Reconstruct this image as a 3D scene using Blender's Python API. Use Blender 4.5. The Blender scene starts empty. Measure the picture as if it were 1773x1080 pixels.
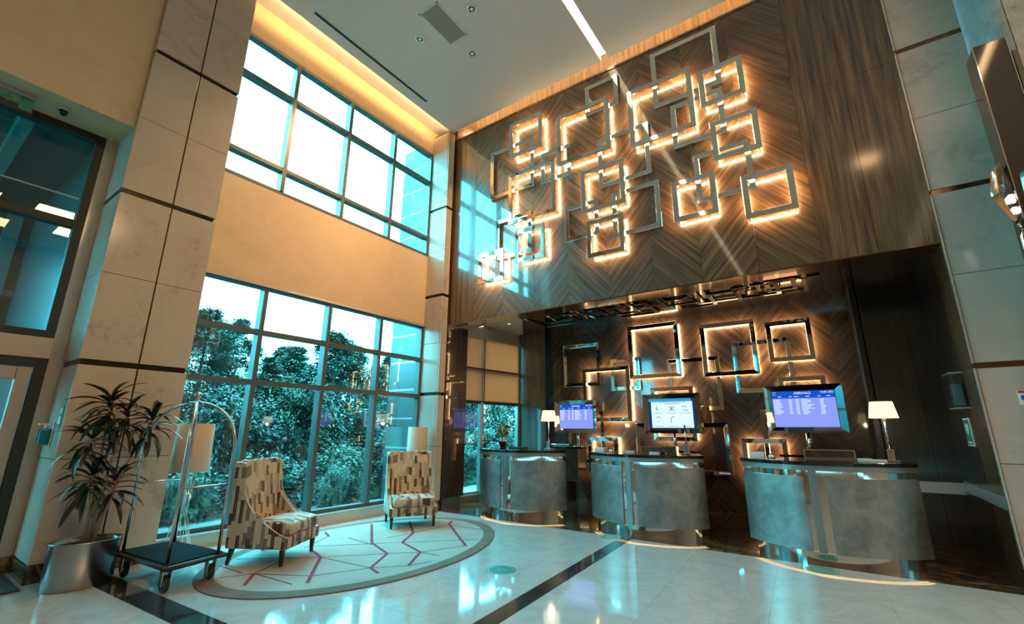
import bpy, math, random
from mathutils import Vector, Matrix
random.seed(7)
R_ = math.radians
SC = bpy.context.scene
COL = SC.collection

# ------------------------------------------------------------------ camera
def cam_axes(yaw, pitch, roll):
    a, b, c = R_(yaw), R_(pitch), R_(roll)
    fwd = Vector((math.sin(a)*math.cos(b), math.cos(a)*math.cos(b), math.sin(b)))
    r0 = Vector((math.cos(a), -math.sin(a), 0)); u0 = r0.cross(fwd)
    return r0*math.cos(c)+u0*math.sin(c), -r0*math.sin(c)+u0*math.cos(c), fwd
cr, cu, cf = cam_axes(-35.1754, 14.6364, 0.3110)
cd = bpy.data.cameras.new('camera'); cam = bpy.data.objects.new('camera', cd); COL.objects.link(cam)
cam.matrix_world = Matrix(((cr.x, cu.x, -cf.x, 0), (cr.y, cu.y, -cf.y, 0), (cr.z, cu.z, -cf.z, 1.5), (0, 0, 0, 1)))
cd.sensor_width = 36; cd.lens = 36*783/1773; cd.clip_end = 300; cd.clip_start = 0.05
SC.camera = cam

# ------------------------------------------------------------------ world, light, exposure
SC.view_settings.view_transform = 'Standard'; SC.view_settings.look = 'None'
SC.view_settings.gamma = 1; SC.view_settings.use_curve_mapping = False
SC.view_settings.exposure = 0.12
w = bpy.data.worlds.new('overcast_sky'); SC.world = w; w.use_nodes = True
bg = w.node_tree.nodes['Background']
bg.inputs[0].default_value = (0.19, 0.80, 1.0, 1); bg.inputs[1].default_value = 27
SC.cycles.use_denoising = True
SC.cycles.max_bounces = 10; SC.cycles.transparent_max_bounces = 12
SC.cycles.glossy_bounces = 5; SC.cycles.diffuse_bounces = 4
SC.cycles.sample_clamp_indirect = 6
SC.cycles.caustics_reflective = False; SC.cycles.caustics_refractive = False

def area(name, loc, size, power, color, rot=(0, 0, 0), sy=None):
    l = bpy.data.lights.new(name, 'AREA'); l.energy = power; l.color = color; l.size = size
    if sy: l.shape = 'RECTANGLE'; l.size_y = sy
    o = bpy.data.objects.new(name, l); o.location = loc; o.rotation_euler = rot; COL.objects.link(o); return o
def portal(name, loc, sx, sy, rot):
    o = area(name, loc, sx, 0, (1, 1, 1), rot, sy); o.data.cycles.is_portal = True; return o
WARM = (1.0, 0.62, 0.30)
# added unseen fill lights; only the first follows a lamp reflected in the veneer
for i, (x, y, p, sz) in enumerate(((1.55,0.15,14,.45),(5.2,2.6,190,1.2),(5.2,0.6,120,1.2),(6.8,3.4,180,1.2),(5.4,-2.0,40,1.0),(7.6,1.2,60,1.0))):
    area('unseen_warm_light_%d' % (i+1), (x, y, 8.37), sz, p, WARM)

for i, (x, y, ty) in enumerate(((-5.27,4.52,3.4),(-4.10,4.59,4.7),(-4.70,5.32,6.0))):   # the three visible downlights, aimed at the window wall
    l = bpy.data.lights.new('downlight_beam', 'SPOT'); l.energy = 420; l.color = (1.0,0.60,0.28); l.spot_size = R_(75); l.spot_blend = 0.9; l.shadow_soft_size = 0.05
    o = bpy.data.objects.new('downlight_beam', l); COL.objects.link(o); o.location = (x, y, 8.34)
    o.rotation_euler = (Vector((-7.1, ty, 4.3))-o.location).to_track_quat('-Z', 'Y').to_euler()

# ------------------------------------------------------------------ helpers
class MB:
    def __init__(s): s.v = []; s.f = []; s.sm = []
    def add(s, vs, fs, smooth=False):
        n = len(s.v); s.v += [tuple(v) for v in vs]; s.f += [tuple(i+n for i in f) for f in fs]; s.sm += [smooth]*len(fs); return s
    def box(s, x0, x1, y0, y1, z0, z1):
        if x0 > x1: x0, x1 = x1, x0
        if y0 > y1: y0, y1 = y1, y0
        if z0 > z1: z0, z1 = z1, z0
        return s.add([(x0,y0,z0),(x1,y0,z0),(x1,y1,z0),(x0,y1,z0),(x0,y0,z1),(x1,y0,z1),(x1,y1,z1),(x0,y1,z1)],
              [(3,2,1,0),(4,5,6,7),(0,1,5,4),(1,2,6,5),(2,3,7,6),(3,0,4,7)])
    def prism(s, poly, z0, z1):
        n = len(poly)
        return s.add([(x,y,z0) for x,y in poly]+[(x,y,z1) for x,y in poly],
              [tuple(range(n-1,-1,-1)), tuple(range(n,2*n))]+[(i,(i+1)%n,(i+1)%n+n,i+n) for i in range(n)])
    def extr(s, poly, ax, a, b):
        """polygon in the plane across axis ax, extruded a..b; poly given as (y,z) for x and (x,z) for y"""
        n = len(poly)
        def p(q, t): return (t, q[0], q[1]) if ax == 'x' else (q[0], t, q[1])
        return s.add([p(q,a) for q in poly]+[p(q,b) for q in poly],
              [tuple(range(n-1,-1,-1)), tuple(range(n,2*n))]+[(i,(i+1)%n,(i+1)%n+n,i+n) for i in range(n)])
    def tube(s, pts, r, n=10, cap=True):
        pts = [Vector(p) for p in pts]; m = len(pts); rs = r if isinstance(r, (list, tuple)) else [r]*m
        base = len(s.v); up = Vector((0,0,1)); vs = []
        t0 = (pts[1]-pts[0]).normalized(); a = t0.cross(up)
        if a.length < 1e-3: a = t0.cross(Vector((1,0,0)))
        a.normalize()
        for i, p in enumerate(pts):
            t = (pts[min(i+1,m-1)]-pts[max(i-1,0)]).normalized()
            a = (a - t*a.dot(t)).normalized(); b = t.cross(a)
            for k in range(n):
                an = 2*math.pi*k/n; vs.append(p+(a*math.cos(an)+b*math.sin(an))*rs[i])
        fs = [(i*n+k, i*n+(k+1)%n, (i+1)*n+(k+1)%n, (i+1)*n+k) for i in range(m-1) for k in range(n)]
        s.add(vs, fs, True)
        if cap:
            s.f += [tuple(base+k for k in range(n-1,-1,-1)), tuple(base+(m-1)*n+k for k in range(n))]; s.sm += [False]*2
        return s
    def lathe(s, prof, c=(0,0), n=28, sx=1, sy=1, smooth=True):
        m = len(prof)
        vs = [(c[0]+r*sx*math.cos(2*math.pi*k/n), c[1]+r*sy*math.sin(2*math.pi*k/n), z) for r, z in prof for k in range(n)]
        fs = [(i*n+k, i*n+(k+1)%n, (i+1)*n+(k+1)%n, (i+1)*n+k) for i in range(m-1) for k in range(n)]
        return s.add(vs, fs, smooth)
    def arc(s, cx, cy, r0, r1, t0, t1, z0, z1, n=24, sm=True):
        """curved slab, angle measured from -y"""
        vs = []
        for i in range(n+1):
            t = R_(t0+(t1-t0)*i/n); sx, cx_ = math.sin(t), math.cos(t)
            for r in (r0, r1):
                for z in (z0, z1): vs.append((cx+r*sx, cy-r*cx_, z))
        fs = []
        for i in range(n):
            a = i*4; b = a+4
            fs += [(a,b,b+1,a+1)[::-1], (a+2,b+2,b+3,a+3), (a,a+2,b+2,b)[::-1], (a+1,a+3,b+3,b+1)]
        s.add(vs, fs, False)
        s.add([vs[0],vs[1],vs[3],vs[2]], [(0,1,2,3)]); k = n*4
        s.add([vs[k],vs[k+1],vs[k+3],vs[k+2]], [(3,2,1,0)])
        return s
    def mesh(s, name):
        me = bpy.data.meshes.new(name); me.from_pydata(s.v, [], s.f); me.update()
        me.polygons.foreach_set('use_smooth', s.sm); return me
    def build(s, name, mat, parent=None, bevel=0, seg=2, loc=None, boxuv=False):
        me = s.mesh(name)
        if mat: me.materials.append(mat)
        o = bpy.data.objects.new(name, me); COL.objects.link(o)
        if parent: o.parent = parent
        if loc: o.location = loc
        if bevel:
            md = o.modifiers.new('bevel', 'BEVEL'); md.width = bevel; md.segments = seg; md.limit_method = 'ANGLE'; md.harden_normals = False
        return o
def put(me, name, parent=None, loc=(0,0,0), rot=(0,0,0), scale=(1,1,1)):
    o = bpy.data.objects.new(name, me); COL.objects.link(o); o.parent = parent
    o.location = loc; o.rotation_euler = rot; o.scale = scale; return o
def tag(o, label, cat, group=None, kind=None):
    if label: o['label'] = label
    if cat: o['category'] = cat
    if group: o['group'] = group
    if kind: o['kind'] = kind
    return o
def thing(name, label, cat, loc=(0,0,0), rz=0, group=None):
    o = bpy.data.objects.new(name, None); COL.objects.link(o); o.location = loc; o.rotation_euler = (0,0,rz)
    o.empty_display_size = 0.1
    return tag(o, label, cat, group)
def structure(name, label, cat='room'):
    o = bpy.data.objects.new(name, None); COL.objects.link(o); return tag(o, label, cat, None, 'structure')
def box(name, mat, parent, x0, x1, y0, y1, z0, z1, bevel=0):
    return MB().box(x0,x1,y0,y1,z0,z1).build(name, mat, parent, bevel)
def copy_tree(o, parent=None):
    c = o.copy(); COL.objects.link(c); c.parent = parent
    for ch in list(o.children): copy_tree(ch, c)
    return c

# ------------------------------------------------------------------ materials
class NT:
    def __init__(s, name):
        s.m = bpy.data.materials.new(name); s.m.use_nodes = True; s.t = s.m.node_tree; s.b = s.t.nodes['Principled BSDF']
        s.out = s.t.nodes['Material Output']
    def n(s, typ, **k):
        x = s.t.nodes.new(typ)
        for a, v in k.items():
            if a.startswith('i_'):
                key = a[2:]; key = int(key) if key.isdigit() else key.replace('_', ' ')
                if hasattr(v, 'is_linked') or isinstance(v, bpy.types.NodeSocket): s.t.links.new(v, x.inputs[key])
                else: x.inputs[key].default_value = v
            else: setattr(x, a, v)
        return x
    def l(s, a, b): s.t.links.new(a, b)
    def math(s, op, a, b=None, c=None):
        x = s.t.nodes.new('ShaderNodeMath'); x.operation = op
        for i, v in enumerate((a, b, c)):
            if v is None: continue
            if isinstance(v, (int, float)): x.inputs[i].default_value = v
            else: s.l(v, x.inputs[i])
        return x.outputs[0]
    def ramp(s, fac, stops, interp='LINEAR'):
        x = s.t.nodes.new('ShaderNodeValToRGB'); x.color_ramp.interpolation = interp
        e = x.color_ramp.elements
        while len(e) < len(stops): e.new(0.5)
        for i, (p, c) in enumerate(stops): e[i].position = p; e[i].color = (*c, 1)
        s.l(fac, x.inputs[0]); return x.outputs[0]
    def set(s, **k):
        for a, v in k.items():
            key = {'base':'Base Color','rough':'Roughness','metal':'Metallic','coat':'Coat Weight','coatr':'Coat Roughness','spec':'Specular IOR Level','trans':'Transmission Weight','ior':'IOR','em':'Emission Color','ems':'Emission Strength','sheen':'Sheen Weight','sub':'Subsurface Weight'}[a]
            if isinstance(v, bpy.types.NodeSocket): s.l(v, s.b.inputs[key])
            else: s.b.inputs[key].default_value = (*v, 1) if isinstance(v, tuple) else v
        return s
    def bump(s, h, strength=0.2, dist=0.01):
        x = s.n('ShaderNodeBump'); x.inputs['Strength'].default_value = strength; x.inputs['Distance'].default_value = dist
        s.l(h, x.inputs['Height']); s.l(x.outputs[0], s.b.inputs['Normal'])
def plain(name, base, rough=0.5, metal=0, **k): return NT(name).set(base=base, rough=rough, metal=metal, **k).m
def emit(name, col, st): return NT(name).set(base=(0,0,0), em=col, ems=st, rough=1).m
def pos(t, mode='pos', rot=(0,0,0), scale=(1,1,1)):
    src = t.n('ShaderNodeNewGeometry').outputs['Position'] if mode == 'pos' else t.n('ShaderNodeTexCoord').outputs['Object']
    # turn first, then stretch: two mapping nodes
    a = t.n('ShaderNodeMapping', vector_type='POINT'); t.l(src, a.inputs[0]); a.inputs['Rotation'].default_value = rot
    b = t.n('ShaderNodeMapping', vector_type='POINT'); t.l(a.outputs[0], b.inputs[0]); b.inputs['Scale'].default_value = scale
    return b.outputs[0]
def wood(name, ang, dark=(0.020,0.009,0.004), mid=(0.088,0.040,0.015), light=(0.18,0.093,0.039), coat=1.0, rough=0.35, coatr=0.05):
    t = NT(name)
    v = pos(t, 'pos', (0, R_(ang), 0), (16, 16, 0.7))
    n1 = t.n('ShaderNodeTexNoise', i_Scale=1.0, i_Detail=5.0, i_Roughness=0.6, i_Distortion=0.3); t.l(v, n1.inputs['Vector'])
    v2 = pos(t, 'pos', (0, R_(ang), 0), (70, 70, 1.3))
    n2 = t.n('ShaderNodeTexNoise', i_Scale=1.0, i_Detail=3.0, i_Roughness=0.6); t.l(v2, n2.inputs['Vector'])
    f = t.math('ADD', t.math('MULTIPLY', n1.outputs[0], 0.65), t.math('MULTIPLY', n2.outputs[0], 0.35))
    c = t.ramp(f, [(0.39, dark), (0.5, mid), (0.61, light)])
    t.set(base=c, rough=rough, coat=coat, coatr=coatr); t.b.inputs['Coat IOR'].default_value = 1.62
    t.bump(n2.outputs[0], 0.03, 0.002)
    return t.m
def stone(name, a, b, vein=(0.35,0.3,0.25), rough=0.12, sc=1.0, coat=0.0):
    t = NT(name); v = pos(t, 'pos', (0.3,0.5,0.2), (sc,sc,sc))
    n1 = t.n('ShaderNodeTexNoise', i_Scale=1.6, i_Detail=8.0, i_Roughness=0.62, i_Distortion=1.2); t.l(v, n1.inputs['Vector'])
    n2 = t.n('ShaderNodeTexNoise', i_Scale=9.0, i_Detail=6.0, i_Roughness=0.65, i_Distortion=0.6); t.l(v, n2.inputs['Vector'])
    oi = t.n('ShaderNodeObjectInfo')
    f = t.math('ADD', t.math('MULTIPLY', n1.outputs[0], 0.6), t.math('MULTIPLY', n2.outputs[0], 0.4))
    f = t.math('ADD', f, t.math('MULTIPLY', t.math('SUBTRACT', oi.outputs['Random'], 0.5), 0.07))
    c = t.ramp(f, [(0.34, vein), (0.43, b), (0.6, a)])
    t.set(base=c, rough=rough, coat=coat); return t.m
M = {}
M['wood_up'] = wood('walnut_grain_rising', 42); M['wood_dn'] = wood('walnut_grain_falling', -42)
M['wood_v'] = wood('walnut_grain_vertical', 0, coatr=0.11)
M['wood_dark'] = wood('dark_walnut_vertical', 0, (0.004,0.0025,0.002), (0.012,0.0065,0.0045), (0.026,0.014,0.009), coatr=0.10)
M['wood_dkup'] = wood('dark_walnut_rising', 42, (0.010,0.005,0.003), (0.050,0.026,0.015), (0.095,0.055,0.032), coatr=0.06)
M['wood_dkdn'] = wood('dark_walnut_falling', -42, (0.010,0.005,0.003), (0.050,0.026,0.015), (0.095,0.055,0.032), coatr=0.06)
M['wood_dark'].node_tree.nodes['Principled BSDF'].inputs['Coat IOR'].default_value = 1.4; M['wood_red'] = wood('red_brown_column_veneer', 0, (0.012,0.006,0.004), (0.045,0.018,0.012), (0.075,0.032,0.02), coatr=0.03); M['wood_red'].node_tree.nodes['Principled BSDF'].inputs['Coat IOR'].default_value = 1.9
M['backing'] = plain('pale_joint', (0.45,0.38,0.3), 0.5)
M['bronze'] = plain('polished_dark_bronze', (0.20,0.11,0.06), 0.10, 0.9)
M['stone'] = stone('beige_limestone', (0.58,0.49,0.40), (0.53,0.45,0.365), (0.42,0.34,0.27), 0.14)
M['stone_shade'] = stone('limestone_in_shade', (0.50,0.41,0.34), (0.47,0.385,0.32), (0.38,0.31,0.26), 0.16)  # same limestone as above, its weaker light put into a darker colour
M['plaster'] = stone('beige_wall_covering', (0.72,0.53,0.34), (0.67,0.49,0.31), (0.60,0.44,0.28), 0.6, 0.6)
M['teal_stone'] = stone('veined_grey_stone', (0.25,0.30,0.30), (0.17,0.21,0.21), (0.10,0.13,0.13), 0.35, 2.2)
M['ceil'] = plain('ceiling_paint', (0.90,0.89,0.86), 0.7)
M['dark_joint'] = plain('dark_bronze_joint', (0.035,0.025,0.02), 0.25, 0.8)
M['chrome'] = plain('mirror_steel', (0.80,0.80,0.78), 0.04, 1.0)
M['dark_mirror'] = plain('dark_mirror_steel', (0.26,0.22,0.20), 0.06, 1.0)
M['steel'] = plain('brushed_steel', (0.55,0.55,0.54), 0.22, 1.0)
M['planter'] = plain('brushed_planter_steel', (0.36,0.36,0.36), 0.24, 1.0)
M['alu'] = plain('pale_aluminium', (0.62,0.62,0.60), 0.3, 0.7)
M['frame_teal'] = plain('window_frame_paint', (0.11,0.115,0.11), 0.35, 0.2)
M['frame_dark'] = plain('dark_frame_paint', (0.015,0.018,0.018), 0.5, 0.0)
M['black'] = plain('black_plastic', (0.012,0.012,0.013), 0.35)
M['blacktop'] = plain('black_polished_stone', (0.008,0.008,0.009), 0.08)
M['rubber'] = plain('tyre_rubber', (0.02,0.02,0.02), 0.6)
M['carpet_blk'] = plain('black_cart_carpet', (0.004,0.005,0.006), 0.95, 0, spec=0.15)
M['legs'] = plain('dark_stained_leg', (0.015,0.012,0.012), 0.3)
M['led'] = emit('warm_led', (1.0,0.66,0.31), 88)
M['led_floor'] = emit('warm_led_soft', (1.0,0.62,0.25), 3)
M['slot'] = emit('warm_slot_light', (1.0,0.80,0.50), 5)
M['cove_led'] = emit('cove_led', (1.0,0.62,0.24), 60)
M['cove_led_b'] = emit('cove_led_soft', (1.0,0.55,0.20), 30)
M['shade_lit'] = emit('lit_lampshade', (1.0,0.80,0.45), 1.6)
M['white'] = plain('white_card', (0.8,0.8,0.78), 0.5)
M['drum'] = plain('beige_lampshade_fabric', (0.50,0.42,0.33), 0.8)
M['lampgl'] = plain('downlight_reflector', (0.7,0.7,0.68), 0.08, 1.0)
M['soil'] = plain('soil', (0.03,0.02,0.015), 0.9)
M['green_sign'] = plain('green_sign', (0.0,0.22,0.13), 0.4)
M['decal'] = plain('teal_floor_decal', (0.0,0.20,0.17), 0.35)
M['decal_l'] = plain('pale_teal_decal_print', (0.12,0.42,0.36), 0.35)
M['dark_soffit'] = plain('lacquered_dark_soffit', (0.018,0.011,0.008), 0.10, 0.0, coat=1.0, coatr=0.05)

def glass_mat(name, tint, ior=1.5):
    t = NT(name); t.t.nodes.remove(t.b)
    tr = t.n('ShaderNodeBsdfTransparent'); tr.inputs[0].default_value = (*tint, 1)
    gl = t.n('ShaderNodeBsdfGlossy'); gl.inputs['Roughness'].default_value = 0.0; gl.inputs[0].default_value = (1,1,1,1)
    fr = t.n('ShaderNodeFresnel'); bf = t.n('ShaderNodeNewGeometry').outputs['Backfacing']
    t.l(t.math('ADD', ior, t.math('MULTIPLY', bf, 1/ior-ior)), fr.inputs[0])
    mx = t.n('ShaderNodeMixShader'); t.l(fr.outputs[0], mx.inputs[0]); t.l(tr.outputs[0], mx.inputs[1]); t.l(gl.outputs[0], mx.inputs[2])
    t.l(mx.outputs[0], t.out.inputs[0]); return t.m
M['glass'] = glass_mat('tinted_window_glass', (0.72,0.94,0.94), 1.85)
M['glass_dark'] = glass_mat('dark_tinted_entrance_glass', (0.50,0.82,0.84), 1.5)
M['acrylic'] = glass_mat('clear_acrylic', (0.85,0.92,0.92))
M['crystal'] = NT('crystal_glass').set(base=(1,1,1), trans=1.0, rough=0.0, ior=1.55).m

# marble floors
def marble_floor():
    t = NT('white_marble_floor'); v = pos(t, 'pos', (0,0,0.4), (0.9,0.9,0.9))
    n1 = t.n('ShaderNodeTexNoise', i_Scale=1.3, i_Detail=9.0, i_Roughness=0.6, i_Distortion=1.6); t.l(v, n1.inputs['Vector'])
    vein = t.math('ABSOLUTE', t.math('SUBTRACT', n1.outputs[0], 0.5))
    n2 = t.n('ShaderNodeTexNoise', i_Scale=5.0, i_Detail=5.0, i_Distortion=1.0); t.l(v, n2.inputs['Vector'])
    c = t.ramp(vein, [(0.0, (0.54,0.545,0.53)), (0.03, (0.585,0.59,0.575)), (0.10, (0.61,0.615,0.60))])
    mx = t.n('ShaderNodeMix', data_type='RGBA', blend_type='MULTIPLY'); mx.inputs[0].default_value = 0.35
    t.l(c, mx.inputs[6]); t.l(t.ramp(n2.outputs[0], [(0.35, (0.80,0.80,0.80)), (0.65, (1,1,1))]), mx.inputs[7])
    t.set(base=mx.outputs[2], rough=0.07, spec=0.6, coat=0.5, coatr=0.02); return t.m
def dark_marble(name='dark_emperador_marble'):
    t = NT(name); v = pos(t, 'pos', (0,0,0.2), (1.2,2.4,1.2))
    n1 = t.n('ShaderNodeTexNoise', i_Scale=2.2, i_Detail=9.0, i_Roughness=0.68, i_Distortion=1.4); t.l(v, n1.inputs['Vector'])
    c = t.ramp(n1.outputs[0], [(0.38, (0.012,0.008,0.006)), (0.50, (0.05,0.032,0.02)), (0.58, (0.16,0.10,0.055)), (0.66, (0.36,0.26,0.16))])
    t.set(base=c, rough=0.08, coat=0.6, coatr=0.02); return t.m
M['inlay'] = stone('dark_grey_green_marble', (0.035,0.04,0.038), (0.018,0.02,0.02), (0.10,0.10,0.09), 0.08, 2.5)
M['floor'] = marble_floor(); M['dmarble'] = dark_marble()
# brushed mottled leather panels of the desks
def desk_panel():
    t = NT('mottled_pewter_panel'); v = pos(t, 'obj', (0,0,0), (1,1,1))
    n1 = t.n('ShaderNodeTexNoise', i_Scale=4.5, i_Detail=5.0, i_Roughness=0.6, i_Distortion=0.5); t.l(v, n1.inputs['Vector'])
    v2 = pos(t, 'obj', (0,0,0), (60,60,3))
    n2 = t.n('ShaderNodeTexNoise', i_Scale=1.0, i_Detail=3.0); t.l(v2, n2.inputs['Vector'])
    f = t.math('ADD', t.math('MULTIPLY', n1.outputs[0], 0.92), t.math('MULTIPLY', n2.outputs[0], 0.08))
    t.set(base=t.ramp(f, [(0.36, (0.26,0.27,0.27)), (0.64, (0.44,0.44,0.43))]), metal=0.85)
    t.set(rough=t.math('ADD', t.math('MULTIPLY', n1.outputs[0], 0.25), 0.22)); return t.m
M['desk'] = desk_panel()
M['desk_band'] = plain('pewter_band', (0.34,0.36,0.36), 0.28, 0.8)
# chair fabric: offset upright blocks, uv in metres
def fabric():
    t = NT('block_pattern_upholstery'); uv = t.n('ShaderNodeUVMap').outputs[0]
    sp = t.n('ShaderNodeSeparateXYZ'); t.l(uv, sp.inputs[0]); u, v = sp.outputs[0], sp.outputs[1]
    def block(w, h, off, seed):
        cu_ = t.math('FLOOR', t.math('DIVIDE', u, w))
        hn = t.n('ShaderNodeTexWhiteNoise', noise_dimensions='1D'); t.l(t.math('ADD', cu_, seed), hn.inputs['W'])
        vv = t.math('ADD', t.math('DIVIDE', v, h), t.math('MULTIPLY', hn.outputs['Value'], off))
        cv = t.math('FLOOR', vv)
        cmb = t.n('ShaderNodeCombineXYZ'); t.l(cu_, cmb.inputs[0]); t.l(cv, cmb.inputs[1]); cmb.inputs[2].default_value = seed
        wn = t.n('ShaderNodeTexWhiteNoise', noise_dimensions='3D'); t.l(cmb.outputs[0], wn.inputs['Vector']); return wn.outputs['Value'], cu_
    r1, c1 = block(0.042, 0.125, 3.0, 3.1)
    cream, taupe, olive, brown, grey = (0.62,0.50,0.36), (0.47,0.37,0.26), (0.20,0.15,0.075), (0.045,0.025,0.018), (0.22,0.19,0.17)
    col = t.ramp(r1, [(0.0, cream), (0.34, taupe), (0.50, (0.66,0.56,0.43)), (0.66, brown), (0.84, olive), (0.93, grey)], 'CONSTANT')
    fr = t.math('FRACT', t.math('DIVIDE', u, 0.042))
    line = t.math('LESS_THAN', t.math('ABSOLUTE', t.math('SUBTRACT', fr, 0.55)), 0.055)
    isd = t.math('MULTIPLY', t.math('GREATER_THAN', r1, 0.66), line)
    mx = t.n('ShaderNodeMix', data_type='RGBA'); t.l(t.math('MULTIPLY', isd, 0.5), mx.inputs[0]); t.l(col, mx.inputs[6]); mx.inputs[7].default_value = (0.5,0.42,0.32,1)
    fine = t.math('GREATER_THAN', t.math('FRACT', t.math('DIVIDE', u, 0.0105)), 0.88)
    m2 = t.n('ShaderNodeMix', data_type='RGBA', blend_type='MULTIPLY'); t.l(t.math('MULTIPLY', fine, 0.35), m2.inputs[0]); t.l(mx.outputs[2], m2.inputs[6]); m2.inputs[7].default_value = (0.4,0.35,0.3,1)
    t.set(base=m2.outputs[2], rough=0.8, sheen=0.2); return t.m
M['fabric'] = fabric()
def rugm(name, a, b):
    t = NT(name); v = pos(t, 'pos', (0,0,0), (1,1,1))
    n = t.n('ShaderNodeTexNoise', i_Scale=2.5, i_Detail=4.0); t.l(v, n.inputs['Vector'])
    n2 = t.n('ShaderNodeTexNoise', i_Scale=260.0, i_Detail=1.0); t.l(v, n2.inputs['Vector'])
    t.set(base=t.ramp(n.outputs[0], [(0.35, b), (0.65, a)]), rough=0.95); t.bump(n2.outputs[0], 0.3, 0.004); return t.m
M['rug'] = rugm('rug_pile_beige', (0.42,0.41,0.37), (0.36,0.35,0.31)); M['rug_b'] = rugm('rug_border_taupe', (0.20,0.15,0.12), (0.15,0.115,0.09))
M['rug_red'] = plain('rug_line_magenta', (0.24,0.03,0.055), 0.9); M['rug_dark'] = plain('rug_line_dark', (0.07,0.04,0.045), 0.9)
def leafm(name, a, b, rough=0.5, trans=0.0):
    t = NT(name); oi = t.n('ShaderNodeObjectInfo'); v = pos(t, 'pos', (0,0,0), (1,1,1))
    n = t.n('ShaderNodeTexNoise', i_Scale=1.2, i_Detail=3.0); t.l(v, n.inputs['Vector'])
    t.set(base=t.ramp(t.math('ADD', t.math('MULTIPLY', n.outputs[0], 0.7), t.math('MULTIPLY', oi.outputs['Random'], 0.3)), [(0.3, a), (0.7, b)]), rough=rough); return t.m
M['leaf'] = leafm('dracaena_leaf', (0.006,0.016,0.009), (0.012,0.030,0.014), 0.38)
M['needle'] = leafm('conifer_needles', (0.014,0.032,0.024), (0.065,0.10,0.07), 0.7)
M['bush'] = leafm('shrub_leaves', (0.014,0.03,0.02), (0.045,0.075,0.04), 0.6)
M['bark'] = plain('bark', (0.06,0.045,0.035), 0.9)
M['cane'] = plain('dracaena_cane', (0.36,0.27,0.17), 0.7)
M['lawn'] = leafm('lawn', (0.03,0.07,0.03), (0.06,0.11,0.05), 0.9)
_t = NT('roller_blind_fabric'); _t.set(base=(0.88,0.72,0.54), rough=0.9)
_tr = _t.n('ShaderNodeBsdfTranslucent'); _tr.inputs[0].default_value = (1.0,0.29,0.15,1)
_mx = _t.n('ShaderNodeMixShader'); _mx.inputs[0].default_value = 0.6; _t.l(_t.b.outputs[0], _mx.inputs[1]); _t.l(_tr.outputs[0], _mx.inputs[2]); _t.l(_mx.outputs[0], _t.out.inputs[0])
M['blind'] = _t.m
M['ext_dark'] = plain('dark_facade_stone', (0.03,0.07,0.08), 0.3)
M['ext_teal'] = plain('painted_canopy_steel', (0.10,0.17,0.18), 0.4)
M['red'] = plain('red_print', (0.5,0.02,0.03), 0.4); M['blue'] = plain('blue_print', (0.02,0.06,0.4), 0.4)
M['sanitizer'] = plain('cyan_sanitizer', (0.0,0.35,0.45), 0.1, 0, trans=0.6)
M['doorframe'] = plain('anodised_door_frame', (0.42,0.37,0.32), 0.35, 0.5)

# ------------------------------------------------------------------ floor
XW = -7.12     # window wall
YB = 7.0       # veneered back wall
ZC = 8.4       # ceiling
fl = structure('floor', 'polished white marble floor of the lobby', 'floor')
box('floor_slab', M['floor'], fl, -9.0, 9.5, -9.0, 6.80, -0.15, -0.012)
th = R_(3.4)
def rotp(u, v):   # paving grid turned a little against the walls
    return (-2.64 + u*math.cos(th)-v*math.sin(th), 4.9 + u*math.sin(th)+v*math.cos(th))
def in_floor(c): return -8.2 < c[0] < 6 and 0.2 < c[1] < 6.6
def clip(poly, ax, lim, sign):
    out = []
    for i in range(len(poly)):
        a, b = poly[i], poly[(i+1) % len(poly)]; da = sign*(lim-a[ax]); db = sign*(lim-b[ax])
        if da >= 0: out.append(a)
        if da*db < 0:
            t = da/(da-db); out.append((a[0]+(b[0]-a[0])*t, a[1]+(b[1]-a[1])*t))
    return out
def tile(u0, u1, v0, v1, mat, nm):
    g = 0.0012
    p = [rotp(u0+g, v0+g), rotp(u1-g, v0+g), rotp(u1-g, v1-g), rotp(u0+g, v1-g)]
    p = clip(p, 1, 6.795, 1)
    if len(p) > 2: p = clip(p, 0, -7.45, -1)
    if len(p) > 2: p = clip(p, 1, -8.9, -1)
    if len(p) > 2: MB().prism(p, -0.012, 0.0).build(nm, M['inlay'] if nm == 'dark_inlay' else mat, fl)
us = [-5.6,-4.68,-3.76,-2.84,-1.92,-1.0,-0.09]; us2 = [0.09,1.0,1.92,2.84,3.76,4.68,5.6,6.5,7.4,8.3,9.2]
vrows = []; v = -2.86-0.12
vs_lo = [v-0.92*k for k in range(0, 9)][::-1]; vs_hi = [-2.86+0.12+0.92*k for k in range(0, 7)]
for lst in (us, us2):
    for a, b in zip(lst[:-1], lst[1:]):
        for rows in (vs_lo, vs_hi):
            for c, d in zip(rows[:-1], rows[1:]): tile(a, b, c, d, M['floor'], 'marble_tile')
for rows in (vs_lo, vs_hi):                                            # dark inlay strips
    for c, d in zip(rows[:-1], rows[1:]): tile(-0.09, 0.09, c, d, M['dmarble'], 'dark_inlay')
for a, b in zip(us[:-1], us[1:]): tile(a, b, -2.98, -2.74, M['dmarble'], 'dark_inlay')
tile(-0.09, 0.09, -2.98, -2.74, M['dmarble'], 'dark_inlay')
for a, b in zip(us2[:-1], us2[1:]): tile(a, b, -2.98, -2.74, M['floor'], 'marble_tile')
df = structure('floor_reception', 'dark brown marble floor around the reception desks', 'floor')
box('screed', M['black'], df, -7.6, 2.6, 6.81, 10.3, -0.3, -0.152)
xs = [-7.3,-6.1,-4.9,-3.7,-2.5,-1.3,-0.1,1.1,2.3]
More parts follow.
